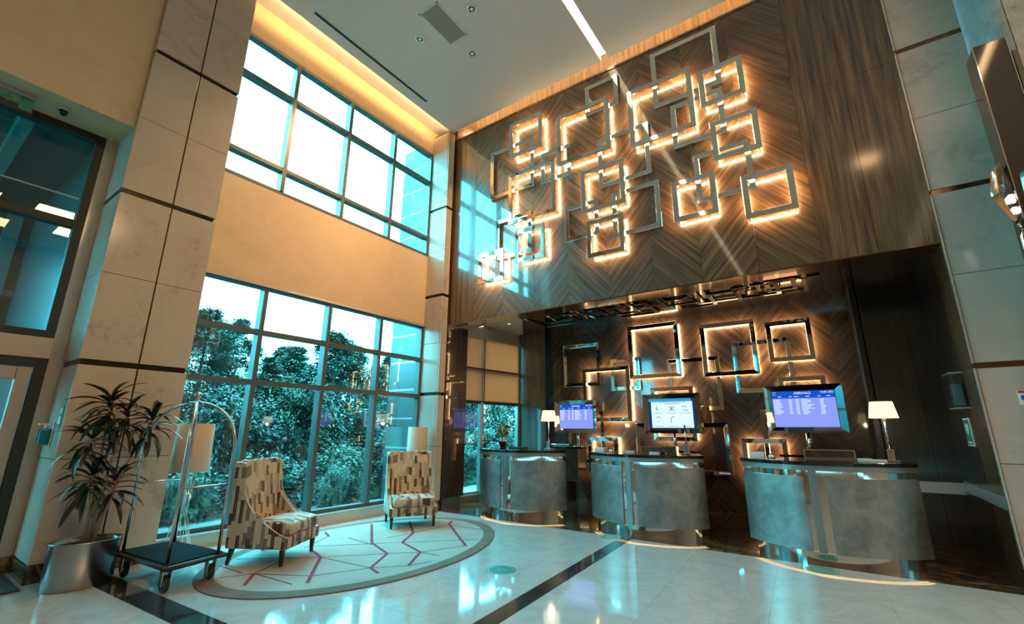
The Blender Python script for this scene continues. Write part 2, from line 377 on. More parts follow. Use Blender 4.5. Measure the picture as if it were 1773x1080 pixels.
for a, b in zip(xs[:-1], xs[1:]):
    for c, d in ((6.80,7.9),(7.9,9.0),(9.0,10.2)):
        MB().box(a+.0012, b-.0012, c+.0012, d-.0012, -0.15, 0.0).build('dark_marble_slab', M['dmarble'], df)

# ------------------------------------------------------------------ ceiling
ce = structure('ceiling', 'pale painted ceiling with warm recessed light slots', 'ceiling')
YE = 6.88; XE = -6.62
m = MB()
for a, b in ((XE, -2.775), (-2.625, 3.2), (3.35, 9.5)): m.box(a, b, -9, YE, ZC, ZC+0.04)
m.build('ceiling_board', M['ceil'], ce)
MB().box(-7.28, 9.5, -9, 7.3, 8.75, 8.85).build('ceiling_slab', M['ceil'], ce)
for x in (-2.70, 3.275):
    MB().box(x-0.085, x+0.085, -9, YE, ZC+0.13, ZC+0.16).build('slot_diffuser', M['slot'], ce)
    m = MB()
    for s in (-1, 1): m.box(x+s*0.076, x+s*0.086, -9, YE, ZC+0.02, ZC+0.13)
    m.build('slot_reveal', M['ceil'], ce)
# cove along the window wall
MB().box(XW, XE+0.3, -9, 7.05, ZC+0.15, ZC+0.17).build('cove_soffit', M['ceil'], ce)
MB().box(XE+0.10, XE+0.13, 2.3, 6.85, ZC+0.06, ZC+0.10).build('cove_led', M['cove_led'], ce)
# cove along the back wall
MB().box(-6.6, 9.5, 6.76, 6.78, ZC+0.06, ZC+0.10).build('cove_led', M['cove_led_b'], ce)

def ceil_thing(name, label, cat, x, y, z=ZC, group=None): return thing(name, label, cat, (x, y, z), 0, group)
for i, (x, y, lb) in enumerate(((-5.27,4.52,'round chrome downlight left of the square ceiling grille'), (-4.10,4.59,'round chrome downlight right of the ceiling grille, farthest from the window'), (-4.70,5.32,'round chrome downlight beyond the far end of the ceiling grille'))):
    t = ceil_thing('downlight', lb, 'light', x, y, group='recessed downlights in the lobby ceiling')
    MB().lathe([(0.062,-0.001),(0.085,-0.001),(0.085,-0.012),(0.062,-0.016),(0.058,-0.003)], n=28).build('trim_ring', M['chrome'], t)
    MB().lathe([(0.060,-0.002),(0.0,-0.003)], n=24).build('recess', M['black'], t); MB().lathe([(0.038,-0.003),(0.034,-0.014),(0.02,-0.024),(0.0,-0.028)], n=20).build('reflector', M['lampgl'], t)
    for q in range(5): MB().box(-0.05+q*0.022, -0.046+q*0.022, -0.045, 0.045, -0.016, -0.008).build('louvre_blade', M['steel'], t)
t = ceil_thing('ceiling_grille', 'rectangular grey perforated air grille in the ceiling', 'vent', -4.70, 4.545)
m = MB(); a, b = 0.215, 0.40
for q in ((-a,a,-b,-b+.03),(-a,a,b-.03,b),(-a,-a+.03,-b,b),(a-.03,a,-b,b)): m.box(q[0],q[1],q[2],q[3],-0.012,0)
m.build('grille_frame', M['ceil'], t)
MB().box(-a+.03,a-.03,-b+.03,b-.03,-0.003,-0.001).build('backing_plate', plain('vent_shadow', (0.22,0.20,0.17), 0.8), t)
m = MB(); gm = plain('vent_bars', (0.55,0.52,0.45), 0.6)
for q in range(36): m.box(-a+.03, a-.03, -b+.035+q*0.0205, -b+.044+q*0.0205, -0.009, -0.003)
for q in range(18): m.box(-a+.036+q*0.0205, -a+.042+q*0.0205, -b+.03, b-.03, -0.010, -0.003)
tag(m.build('grille_mesh', gm, t), None, None, None, 'stuff')
t = ceil_thing('slot_diffuser_grille', 'long narrow black air slot in the ceiling beside the cove', 'vent', -6.35, 4.425)
MB().box(-0.045,0.045,-1.34,1.34,-0.008,0).build('diffuser_frame', M['ceil'], t)
MB().box(-0.028,0.028,-1.32,1.32,-0.010,-0.0085).build('slot_opening', M['black'], t)

# ------------------------------------------------------------------ windows
def window(name, label, x, ys_, zs, y0, y1, z0, z1, mull=0.07, mat=None, depth=0.14, glass=None, rot=None):
    """ys_: mullion centres between y0..y1, zs: transom centres"""
    mat = mat or M['frame_teal']
    wn = structure(name, label, 'window')
    f = MB()
    f.box(x-depth, x, y0, y0+mull, z0, z1); f.box(x-depth, x, y1-mull, y1, z0, z1)
    f.box(x-depth, x, y0+mull, y1-mull, z0, z0+mull); f.box(x-depth, x, y0+mull, y1-mull, z1-mull, z1)
    f.build('window_frame', mat, wn)
    for y in ys_: box('mullion', mat, wn, x-depth, x+0.012, y-mull/2, y+mull/2, z0+mull, z1-mull)
    yy = [y0+mull]+[q for y in ys_ for q in (y-mull/2, y+mull/2)]+[y1-mull]
    zz = [z0+mull]+[q for z in zs for q in (z-mull/2, z+mull/2)]+[z1-mull]
    for i in range(0, len(yy), 2):
        for z in zs: box('transom', mat, wn, x-depth, x+0.002, yy[i], yy[i+1], z-mull/2, z+mull/2)
        for j in range(0, len(zz), 2):
            box('pane', glass or M['glass'], wn, x-depth*0.5-0.004, x-depth*0.5+0.004, yy[i]-.01, yy[i+1]+.01, zz[j]-.01, zz[j+1]+.01)
    return wn
mys = [3.36, 4.50, 5.63]
window('window_1', 'upper window band high above the lobby with teal mullions', XW, mys, [5.76, 7.16], 2.3, 6.78, 5.29, 7.94)
window('window_2', 'tall lower window wall looking onto the evergreen trees', XW, mys, [2.18, 2.95], 2.3, 6.78, 0.16, 3.71)

wl = structure('wall_left', 'beige window wall between and above the two window bands', 'wall')
box('spandrel', M['plaster'], wl, XW-0.16, XW+0.01, 2.3, 6.76, 3.71, 5.29)
box('spandrel', M['plaster'], wl, XW-0.16, XW, -9.0, 7.2, 7.94, 8.75)
box('head_trim', M['alu'], wl, XW, XW+0.05, 2.37, 6.76, 3.66, 3.70)
box('sill_curb', M['stone'], wl, XW-0.16, -7.03, 2.3, 6.76, -0.01, 0.16)
box('sill_strip', M['alu'], wl, XW-0.02, -7.02, 2.38, 6.74, 0.16, 0.172)

# ------------------------------------------------------------------ stone piers
JZ = [0.19, 2.215, 4.325, 6.405, 8.40]
def clad(parent, ax, const, a0, a1, z0, z1, mat, t=0.03, sgn=1):
    g = 0.003
    if ax == 'x': box('stone_panel', mat, parent, const-sgn*t, const, a0+g, a1-g, z0+g, z1-g, 0.002)
    else: box('stone_panel', mat, parent, a0+g, a1-g, const, const+t, z0+g, z1-g, 0.002)
pl = structure('wall_pillar_left', 'tall beige limestone pillar left of the windows with dark horizontal joints', 'pillar')
PX = -6.78
box('pillar_core', M['dark_joint'], pl, -7.6, PX-0.025, 1.335, 2.345, 0.0, 8.42)
box('plinth', M['dmarble'], pl, -7.55, PX+0.01, 1.30, 2.38, 0.0, 0.165)
for i in range(4):
    z0, z1 = JZ[i]+(0.03 if i else -0.02), JZ[i+1]-0.03
    mid = (z0+z1)/2
    for a, b in ((1.31,1.845),(1.855,2.37)):
        for zz in ((z0,mid),(mid,z1)): clad(pl, 'x', PX, a, b, zz[0], zz[1], M['stone'])
    for zz in ((z0,mid),(mid,z1)):
        clad(pl, 'y', 1.31, -7.497, PX-0.03, zz[0], zz[1], M['stone_shade'])
        box('stone_panel', M['stone'], pl, -7.20, PX-0.03, 2.345, 2.37, zz[0]+.003, zz[1]-.003)
pr_ = structure('wall_pillar_right', 'limestone pier right of the reception opening with aluminium edge', 'pillar')
box('pier_core', M['dark_joint'], pr_, 1.33, 1.94, 7.03, 9.2, 0.0, 8.42)
box('plinth', M['dmarble'], pr_, 1.30, 2.05, 6.985, 7.4, 0.0, 0.185)
for i in range(4):
    z0, z1 = JZ[i]+(0.03 if i else 0.0), JZ[i+1]-0.03; mid = (z0+z1)/2
    for zz in ((z0,mid),(mid,z1)): clad(pr_, 'y', 7.0, 1.315, 1.955, zz[0], zz[1], M['stone_shade'])
    if i: box('joint_strip', M['bronze'], pr_, 1.32, 1.955, 7.012, 7.03, JZ[i]-0.03, JZ[i]+0.03)
    box('edge_trim', M['alu'], pr_, 1.295, 1.312, 6.99, 7.03, z0, z1)
pc = structure('wall_pillar_corner', 'narrow stone pier between the windows and the veneered wall', 'pillar')
box('pier_core', M['dark_joint'], pc, XW-0.1, -6.63, 6.79, 7.02, 0.0, 8.42); box('pier_core', M['dark_joint'], pc, XW-0.1, -6.64, 7.02, 7.3, 3.7, 8.75)
box('plinth', M['dmarble'], pc, XW, -6.59, 6.755, 6.96, 0.0, 0.17)
for i in range(4):
    z0, z1 = JZ[i]+(0.03 if i else -0.02), JZ[i+1]-0.03; mid = (z0+z1)/2
    for zz in ((z0,mid),(mid,z1)):
        clad(pc, 'y', 6.76, XW, -6.635, zz[0], zz[1], M['stone_shade'])
        clad(pc, 'x', -6.60, 6.76, 6.95, zz[0], zz[1], M['stone'])

# ------------------------------------------------------------------ veneered back wall
wb = structure('wall_back', 'tall walnut wall with chevron veneer above the reception', 'wall')
seams = [-5.925,-5.160,-4.425,-3.672,-2.893,-2.125,-1.380,-0.620,0.130]
box('wall_backing', M['backing'], wb, -6.66, 1.33, 7.035, 7.10, 3.70, 8.25)
box('wall_top_band', M['wood_v'], wb, -6.66, 1.40, 7.06, 7.16, 8.18, 8.75)
box('panel_top_rail', M['wood_v'], wb, -6.66, 1.30, 6.985, 7.035, 8.22, 8.26)
g = 0.002
for i, (a, b) in enumerate(zip(seams[:-1], seams[1:])):
    up = (seams.index(a)-5) % 2 == 0          # V at -2.125: '/' from V to the next seam
    for z0, z1 in ((3.69,6.29),(6.29,8.22)):
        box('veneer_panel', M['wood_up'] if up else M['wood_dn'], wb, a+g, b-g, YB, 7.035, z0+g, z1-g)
for a, b in ((-6.65,-6.29),(-6.29,-5.925),(0.13,0.71),(0.71,1.295)):
    for z0, z1 in ((3.69,6.29),(6.29,8.22)):
        box('veneer_panel', M['wood_v'], wb, a+g, b-g, YB, 7.035, z0+g, z1-g)
box('lintel', M['dark_soffit'], wb, -6.66, 1.33, 7.10, 7.38, 3.70, 8.7)
box('bronze_edge_strip', M['bronze'], wb, -4.78, 1.29, 7.002, 7.38, 3.675, 3.692)
# ------------------------------------------------------------------ reception recess
wnch = structure('wall_niche', 'dark chevron veneered wall behind the reception desks', 'wall')
YN = 10.03
ns = [-5.90,-5.160,-4.425,-3.672,-2.893,-2.125,-1.380,-0.620,0.125,0.43]
box('wall_backing', M['black'], wnch, -6.7, 0.43, YN+0.035, YN+0.12, 0, 4.0)
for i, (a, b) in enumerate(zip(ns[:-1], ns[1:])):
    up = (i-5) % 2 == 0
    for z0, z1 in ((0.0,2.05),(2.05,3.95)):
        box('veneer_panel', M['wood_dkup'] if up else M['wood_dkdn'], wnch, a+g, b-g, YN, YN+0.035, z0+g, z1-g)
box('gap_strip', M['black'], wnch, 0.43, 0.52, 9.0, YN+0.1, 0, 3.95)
lw = wood('light_walnut_vertical', 0, (0.05,0.035,0.022), (0.13,0.085,0.05), (0.2,0.14,0.09), coatr=0.05)
for a, b in ((-6.70,-6.36),(-6.36,-5.90)): box('side_panel', lw, wnch, a+g, b-g, 9.80, 9.86, 0.0, 3.95)
wr = structure('wall_niche_right', 'dark walnut panels right of the desks with a steel rail', 'wall')
for a, b in ((0.50,1.04),(1.04,1.33)):
    for z0, z1 in ((0.0,0.67),(0.83,2.19),(2.19,3.95)): box('dark_panel', M['wood_dark'], wr, a+g, b-g, 9.0, 9.06, z0+g, z1-g)
box('backing', M['black'], wr, 0.50, 1.45, 9.062, 9.15, 0, 3.95); box('backing', M['black'], wr, 1.331, 1.36, 7.2, 9.1, 0, 3.95)
box('steel_rail', M['alu'], wr, 0.51, 1.32, 8.99, 9.05, 0.675, 0.825)
for a, b in ((7.03,7.62),(7.62,9.0)):
    for z0, z1 in ((0.0,0.72),(0.86,3.95)): box('dark_panel', M['wood_v'] if a < 7.5 else M['wood_dark'], wr, 1.29, 1.33, a+g, b-g, z0+g, z1-g)
box('steel_rail', M['alu'], wr, 1.284, 1.325, 7.1, 8.99, 0.725, 0.855)
cn = structure('ceiling_niche', 'dark glossy soffit of the reception with pale corner', 'ceiling')
MB().prism([(-4.96,7.38),(1.33,7.38),(1.33,10.1),(-6.74,10.1)], 3.95, 4.05).build('dark_soffit', M['dark_soffit'], cn)
MB().prism([(-7.3,7.10),(-4.96,7.10),(-4.96,7.38),(-6.74,10.1),(-7.3,10.1)], 3.951, 4.05).build('pale_soffit', M['plaster'], cn)
MB().prism([(-6.36,7.4),(-6.345,7.4),(-6.95,9.3),(-6.965,9.3)], 3.949, 3.952).build('soffit_joint', M['dark_joint'], cn)
for i, (x, y) in enumerate(((-6.78,8.38),(-6.1,8.54))):
    t = thing('soffit_spotlight', ['small recessed spotlight in the pale soffit nearest the wood column','small recessed spotlight in the pale soffit beside the dark soffit'][i], 'light', (x,y,3.95), 0, 'spotlights over the roller blinds')
    MB().lathe([(0.035,-0.001),(0.05,-0.001),(0.05,-0.008),(0.035,-0.008)], n=20).build('trim_ring', M['chrome'], t)
    MB().lathe([(0.034,-0.003),(0.0,-0.006)], n=16).build('lens', emit('spot_lens', (1,0.8,0.5), 4), t)
t = thing('soffit_spotlight', 'small chrome spotlight in the dark soffit right of the desks', 'light', (0.95,7.85,3.95))
MB().lathe([(0.035,-0.001),(0.05,-0.001),(0.05,-0.01),(0.035,-0.014)], n=20).build('trim_ring', M['chrome'], t)
MB().lathe([(0.034,-0.003),(0.0,-0.012)], n=16).build('lens', M['lampgl'], t)
# side column with red brown veneer
co = structure('wall_column', 'glossy red brown wooden column between the window walls', 'pillar')
box('veneer_panel', M['wood_red'], co, -7.1, -6.585, 6.965, 7.62, 0.19, 3.70)
box('plinth', M['steel'], co, -7.05, -6.63, 6.975, 7.58, 0.0, 0.188)
# third window, turned 7 degrees
w3 = structure('window_3', 'side window behind the desks with half lowered beige blinds', 'window')
w3.location = (-6.92, 7.6, 0); w3.rotation_euler = (0, 0, R_(-7.0))
def wbx(n, m_, y0, y1, z0, z1, x0=-0.10, x1=0.0, p=w3): return box(n, m_, p, x0, x1, y0, y1, z0, z1)
f = MB().box(-.1,0,-.3,-.24,.13,3.72).box(-.1,0,2.14,2.22,.13,3.95).box(-.1,0,-.24,2.14,.13,.18).box(-.1,0,-.24,2.14,3.66,3.95); f.build('window_frame', M['alu'], w3)
wbx('mullion', M['alu'], 0.84, 0.92, .18, 3.66)
wbx('blind_cover_strip', M['frame_dark'], 0.872, 0.898, 2.14, 3.62, .044, .05)
for z in (2.12, 2.905):
    wbx('transom', M['frame_dark'], -.24, 0.84, z-.03, z+.03); wbx('transom', M['frame_dark'], 0.92, 2.14, z-.03, z+.03)
for a, b in ((-.25,.85),(.91,2.15)):
    for c, d in ((.17,2.1),(2.14,2.89),(2.92,3.67)): wbx('pane', M['glass'], a, b, c, d, -.054, -.046)
wbx('sill_curb', M['stone'], -.3, 2.25, 0.0, .128, -.1, .06)
for i, (a, b) in enumerate(((-.22,.885),(.885,2.13))):
    t = thing('roller_blind', ['beige roller blind half lowered on the left pane beside the wood column','beige roller blind half lowered on the right wide pane'][i], 'blind', (-6.92,7.6,0), R_(-7), 'roller blinds of the side window')
    MB().box(.03,.034,a+.01,b-.01,2.15,3.62).build('blind_cloth', M['blind'], t)
    MB().box(.025,.04,a+.01,b-.01,2.13,2.16).build('bottom_bar', M['frame_dark'], t)
    MB().box(.01,.10,a,b,3.62,3.72).build('cassette', M['alu'], t)
    MB().box(.034,.042,a+.01,b-.01,2.89,2.92).build('seam_bar', M['frame_dark'], t)

# ------------------------------------------------------------------ entrance wall (far left)
we = structure('wall_entrance', 'beige wall over the entrance glazing at the far left', 'wall')
box('upper_wall', M['plaster'], we, -7.7, -6.90, -9, 1.31, 5.25, 8.75)
box('side_return', M['stone'], we, -7.7, -7.5, 1.19, 1.345, 0.0, 5.25)
box('plinth', M['dmarble'], we, -7.6, -7.48, 1.17, 1.31, 0.0, 0.165)
window('window_4', 'dark tinted entrance glazing above the door', -7.5, [-1.25], [3.98], -3.8, 1.19, 2.52, 5.25, 0.09, M['frame_dark'], 0.14, M['glass_dark'])
box('beam_panel', M['doorframe'], we, -7.64, -7.46, -3.8, 1.19, 2.28, 2.52)
d1 = structure('door_1', 'glazed entrance door with metal frame at the left edge', 'door')
MB().box(-7.6,-7.48,1.09,1.19,0,2.28).box(-7.6,-7.48,-3.8,1.09,2.18,2.28).build('door_frame', M['frame_dark'], d1)
m = MB(); m.box(-7.58,-7.50,0.96,1.08,0.02,2.17).box(-7.58,-7.50,-0.1,0.02,0.02,2.17).box(-7.58,-7.50,0.02,0.96,2.03,2.17).box(-7.58,-7.50,0.02,0.96,0.02,0.2)
m.build('door_leaf', M['doorframe'], d1, 0.004)
box('pane', M['glass'], d1, -7.545,-7.537,0.01,0.97,0.19,2.04)
m = MB(); m.box(-7.50,-7.47,0.99,1.03,0.97,1.10); m.tube([(-7.47,1.01,1.06),(-7.44,1.01,1.06),(-7.44,0.90,1.06)], 0.009); m.build('door_handle', M['steel'], d1)
m = MB(); m.box(-7.58,-7.50,-1.3,-0.14,0.02,0.2).box(-7.58,-7.50,-1.3,-0.14,2.03,2.17).box(-7.58,-7.50,-0.26,-0.14,0.2,2.03).box(-7.58,-7.50,-1.3,-1.2,0.2,2.03); m.build('door_leaf', M['doorframe'], d1, 0.004)
box('pane', M['glass'], d1, -7.545,-7.537,-1.2,-0.26,0.19,2.04)
box('side_wall', M['stone'], we, -7.7, -7.5, -9, -3.8, 0, 5.25); box('side_wall', M['stone'], we, -7.7, -7.5, -3.8, -1.3, 0, 2.28)
t = thing('door_mat', 'black ribbed door mat at the foot of the left pillar', 'mat', (-6.98,0.80,0.0))
MB().box(-.45,.42,-.9,.46,0,.012).build('mat_base', M['rubber'], t)
m = MB()
for q in range(28): m.box(-.43,.40,-.88+q*.047,-.856+q*.047,.012,.018)
tag(m.build('ribs', plain('mat_ribs', (0.05,0.045,0.04), 0.8), t), None, None, None, 'stuff')
t = thing('exit_sign', 'green running man exit sign on a glass plate above the entrance', 'sign', (-7.2,0.25,5.24))
MB().box(-.03,.03,-.32,.22,-.03,0).build('mount', M['alu'], t)
MB().box(-.006,.006,-.32,.22,-.22,-.03).build('glass_plate', M['acrylic'], t)
gs = M['green_sign']
MB().box(.007,.010,.10,.21,-.20,-.04).build('door_pictogram', gs, t)
MB().extr([(-.05,-.10),(.0,-.10),(.0,-.07),(.06,-.12),(.0,-.17),(.0,-.14),(-.05,-.14)],'x',.007,.010).build('arrow_pictogram', gs, t)
MB().extr([(-.27,-.06),(-.17,-.06),(-.2,-.1),(-.15,-.17),(-.19,-.19),(-.23,-.12),(-.29,-.18)],'x',.007,.010).build('figure_pictogram', gs, t)
t = thing('security_camera', 'small dark dome camera under the soffit beside the exit sign', 'camera', (-7.17,0.70,5.25))
MB().lathe([(0.0,0),(0.05,0),(0.05,-.03),(0,-.03)], n=20).build('base', M['alu'], t)
MB().lathe([(0.045,-.03),(0.045,-.05),(0.035,-.075),(0.02,-.088),(0.0,-.092)], n=20).build('dome', M['blacktop'], t)

# rest of the shell (behind and beside the camera)
M['far_wall'] = plain('dark_brown_far_wall', (0.34,0.28,0.22), 0.6)
ws = structure('wall_south', 'beige wall behind the viewpoint', 'wall'); box('wall_face', M['far_wall'], ws, -8, 9.5, -9.15, -9.0, 0, 8.75)
wq = structure('wall_right', 'beige wall on the far right of the lobby', 'wall'); box('wall_face', M['far_wall'], wq, 9.5, 9.65, -9, 7.2, 0, 8.75)
wt = structure('wall_back_right', 'veined grey stone wall with rounded corner right of the pier', 'wall')
m = MB(); m.prism([(1.96,7.3)]+[(1.96+0.17*(1-math.cos(R_(a))), 6.55-0.17*math.sin(R_(a))) for a in range(0, 91, 10)]+[(2.13,7.3)], 0, 8.75)
m.build('rounded_corner', M['teal_stone'], wt)
box('stone_panel', M['teal_stone'], wt, 2.137, 9.5, 6.38, 7.3, 0, 8.75)

# ------------------------------------------------------------------ light sculptures
def ring(x0, x1, z0, z1, y0, y1, wd, cave=0):
    m = MB(); o_ = [(x0,z0),(x1,z0),(x1,z1),(x0,z1)]; i_ = [(x0+wd,z0+wd),(x1-wd,z0+wd),(x1-wd,z1-wd),(x0+wd,z1-wd)]
    vs = [(x,y0-cave,z) for x,z in o_]+[(x,y0,z) for x,z in i_]+[(x,y1,z) for x,z in o_]+[(x,y1,z) for x,z in i_]
    fs = []
    for k in range(4):
        j = (k+1) % 4
        fs += [(k,j,j+4,k+4), (k+8,k+12,j+12,j+8), (k,k+8,j+8,j), (k+4,j+4,j+12,k+12)]
    return m.add(vs, fs)
def sculpture(root, rects, ywall, wd, cave=0):
    for n_, (k, x0, x1, z0, z1) in enumerate(rects):
        cv = cave*(1, -.8, 0, .5, -.5)[n_ % 5] if cave else 0
        if k == 'L':
            q = (ywall-.15)/(ywall-.16); x0, x1 = x0*q, x1*q; z0, z1 = 1.5+(z0-1.5)*q, 1.5+(z1-1.5)*q
        x0 -= root.location.x; x1 -= root.location.x; z0 -= root.location.z; z1 -= root.location.z
        yw = ywall-root.location.y
        if k == 'L':
            fr = ring(x0, x1, z0, z1, yw-0.15, yw-0.118, wd, cv).build('square_frame', M['chrome'], root, 0.004, 1)
            ring(x0+.028, x1-.028, z0+.028, z1-.028, yw-0.117, yw-0.111, wd-.056).build('led_strip', M['led'], fr)
            for cx in (x0+wd/2, x1-wd/2):
                for cz in (z0+wd/2, z1-wd/2): MB().box(cx-.008,cx+.008,yw-.111,yw-.001,cz-.008,cz+.008).build('stand_off', M['steel'], fr)
        else:
            fr = ring(x0, x1, z0, z1, yw-0.07, yw-0.002, wd, cv).build('square_frame', M['chrome'], root, 0.004, 1)
UP = [('L',-4.92,-4.11,7.04,7.87),('U',-5.48,-4.36,6.28,7.43),('L',-4.93,-3.83,5.52,6.66),('U',-4.19,-3.52,6.24,6.92),
('L',-3.77,-2.67,6.44,7.55),('U',-3.17,-2.50,7.35,8.02),('U',-2.96,-2.00,5.74,6.75),('L',-2.31,-1.21,6.28,7.43),('U',-1.87,-0.77,6.94,8.08),
('L',-1.11,-0.45,6.55,7.24),('U',-1.61,-0.79,6.03,6.87),('L',-1.02,-0.35,5.54,6.23),('U',-1.33,-0.51,4.95,5.80),('L',-1.69,-1.03,4.69,5.39),
('L',-0.69,-0.03,4.47,5.16),('L',-3.29,-2.46,5.29,6.15),('U',-2.74,-1.90,4.72,5.58),('U',-3.68,-3.00,4.87,5.57),('L',-3.21,-2.52,4.42,5.12),
('L',-4.76,-4.08,4.66,5.35),('L',-5.69,-5.04,4.39,5.06),('U',-5.30,-4.43,4.86,5.75)]
NI = [('U',-5.42,-4.46,2.53,3.56),('L',-4.88,-3.72,1.70,2.93),('U',-4.20,-3.50,2.39,3.12),('L',-3.70,-2.58,2.62,3.82),('U',-2.89,-1.83,1.91,3.00),
('L',-2.13,-1.11,2.58,3.66),('U',-1.57,-0.55,2.23,3.25),('L',-0.92,-0.18,2.78,3.56),('L',-0.83,-0.09,2.06,2.49),('L',-3.26,-2.38,1.30,2.41),
('U',-3.67,-1.80,0.66,1.66),('L',-4.80,-4.08,0.60,1.36),('U',-5.82,-5.11,0.41,1.18),('L',-1.58,-0.83,0.62,1.37),('U',-1.21,-0.44,0.96,1.90),('U',-5.34,-4.42,0.79,1.94)]
s1 = thing('light_sculpture', 'large wall sculpture of overlapping mirror squares with warm backlight on the high chevron wall', 'wall art', (-2.8,7.0,6.2))
sculpture(s1, UP, 7.0, 0.085)
s2 = thing('light_sculpture', 'wall sculpture of mirror squares with warm backlight behind the reception desks', 'wall art', (-2.8,10.03,2.2))
sculpture(s2, NI, 10.03, 0.085, 0.014)
s3 = thing('ceiling_sculpture', 'flat cluster of polished square frames under the dark reception soffit', 'ceiling art', (-2.6,8.6,3.95))
def hring(x0, x1, y0, y1, z0, z1, wd):
    r = ring(x0, x1, y0, y1, z0, z1, wd); r.v = [(x, z, y) for x, y, z in r.v]; r.f = [f_[::-1] for f_ in r.f]; return r
for x0, x1, y0, y1, lv in ((-5.5,-4.25,8.1,9.25,0),(-4.9,-4.1,7.8,8.6,1),(-4.55,-3.75,8.3,9.1,0),(-4.05,-3.0,7.85,8.9,1),(-3.6,-2.75,8.4,9.3,0),(-3.3,-2.4,7.75,8.7,0),
        (-2.5,-1.75,8.0,8.8,1),(-2.35,-1.6,8.5,9.3,0),(-1.95,-1.05,7.95,9.1,0),(-1.7,-0.9,7.7,8.4,1),(-1.2,-0.5,8.2,9.0,1),(-0.85,-0.1,7.9,9.3,0),(-0.7,-0.25,8.1,8.8,1),(-0.45,0.15,7.75,8.4,0)):
    z1 = -0.012 if lv == 0 else -0.055
    hring(x0+2.6, x1+2.6, y0-8.6, y1-8.6, z1-.04, z1, 0.075).build('square_frame', M['dark_mirror'], s3, 0.004, 1)

# ------------------------------------------------------------------ reception desks
def make_desk(label):
    t = thing('reception_desk', label, 'desk', (0,0,0), 0, 'curved reception desks')
    R0 = 1.20; cy = R0; TH = 50.8
    def A(nm, mat, off0, off1, t0, t1, z0, z1, n=24): return MB().arc(0, cy, R0+off0, R0+off1, t0, t1, z0, z1, n).build(nm, mat, t)
    A('mirror_core', M['chrome'], -.06, -.022, -TH, TH, .13, 1.04, 40)
    A('left_panel', M['desk'], -.022, 0, -TH, -9.8, .125, .965); A('right_panel', M['desk'], -.022, 0, 1.2, TH, .125, .965)
    A('rib', M['desk_band'], -.022, .001, -6.6, -2.6, .13, 1.04, 6)
    A('upper_band', M['desk_band'], -.06, .002, -TH, TH, 1.04, 1.10, 36)
    A('kick_plate', M['chrome'], -.11, -.075, -TH+2, TH-2, 0.0, .128, 40)
    A('under_light', M['led_floor'], -.055, -.03, -TH+1, TH-1, .1275, .1295, 36)
    bx = (R0-.02)*math.sin(R_(TH)); by = cy-(R0-.02)*math.cos(R_(TH))
    pts = [((R0+.02)*math.sin(R_(a)), cy-(R0+.02)*math.cos(R_(a))) for a in [-TH+TH*2*k/32 for k in range(33)]]
    MB().prism(pts+[(bx-.20,by+.58),(-bx+.20,by+.58)], 1.10, 1.145).build('countertop', M['blacktop'], t, 0.004)
    body = [((R0-.06)*math.sin(R_(a)), cy-(R0-.06)*math.cos(R_(a))) for a in [-TH+TH*2*k/24 for k in range(25)]]
    MB().prism(body+[(bx-.24,by+.53),(-bx+.24,by+.53)], .13, 1.10).build('carcass', M['wood_dark'], t)
    pb = [((R0-.11)*math.sin(R_(a)), cy-(R0-.11)*math.cos(R_(a))) for a in [-TH+3+(TH-3)*2*k/24 for k in range(25)]]
    MB().prism(pb+[(bx-.30,by+.42),(-bx+.30,by+.42)], 0.0, .13).build('base', M['black'], t)
    return t
dk = make_desk('curved reception desk nearest the viewer at the right, with the arrivals screen above'); dk.location = (-.265, 6.87, 0)
d2 = copy_tree(dk); d2.location = (-2.68, 7.06, 0); d2['label'] = 'middle curved reception desk below the white notice screen'
d3 = copy_tree(dk); d3.location = (-5.06, 7.12, 0); d3.rotation_euler = (0,0,R_(6)); d3['label'] = 'farthest curved reception desk beside the side window, with a potted plant on it'

# ------------------------------------------------------------------ monitors
def text_mesh(s, size, mat, parent, loc, name='lettering', align='CENTER'):
    cu_ = bpy.data.curves.new('txt', 'FONT'); cu_.body = s; cu_.size = size; cu_.align_x = align; cu_.align_y = 'CENTER'; cu_.extrude = 0.0008
    o = bpy.data.objects.new('txt', cu_); COL.objects.link(o)
    bpy.context.view_layer.update()
    me = bpy.data.meshes.new_from_object(o.evaluated_get(bpy.context.evaluated_depsgraph_get()))
    bpy.data.objects.remove(o); me.materials.clear(); me.materials.append(mat)
    ob = bpy.data.objects.new(name, me); COL.objects.link(ob); ob.parent = parent; ob.location = loc; ob.rotation_euler = (R_(90),0,0); return ob
E_blue = emit('screen_blue', (0.005,0.07,0.50), 1.15); E_body = emit('screen_lilac', (0.20,0.26,0.80), 1.15); E_row = emit('screen_row', (0.30,0.38,0.95), 1.0)
E_txt = emit('screen_text', (0.85,0.95,1.0), 1.0); E_wht = emit('screen_white', (0.72,0.92,1.0), 1.0); E_navy = emit('screen_navy', (0.0,0.045,0.15), 1.0); E_sky = emit('screen_header', (0.02,0.35,0.65), 1.0); E_ink = emit('screen_ink', (0.10,0.16,0.28), 1.0); E_grn = emit('screen_green', (0.0,0.35,0.25), 1.0)
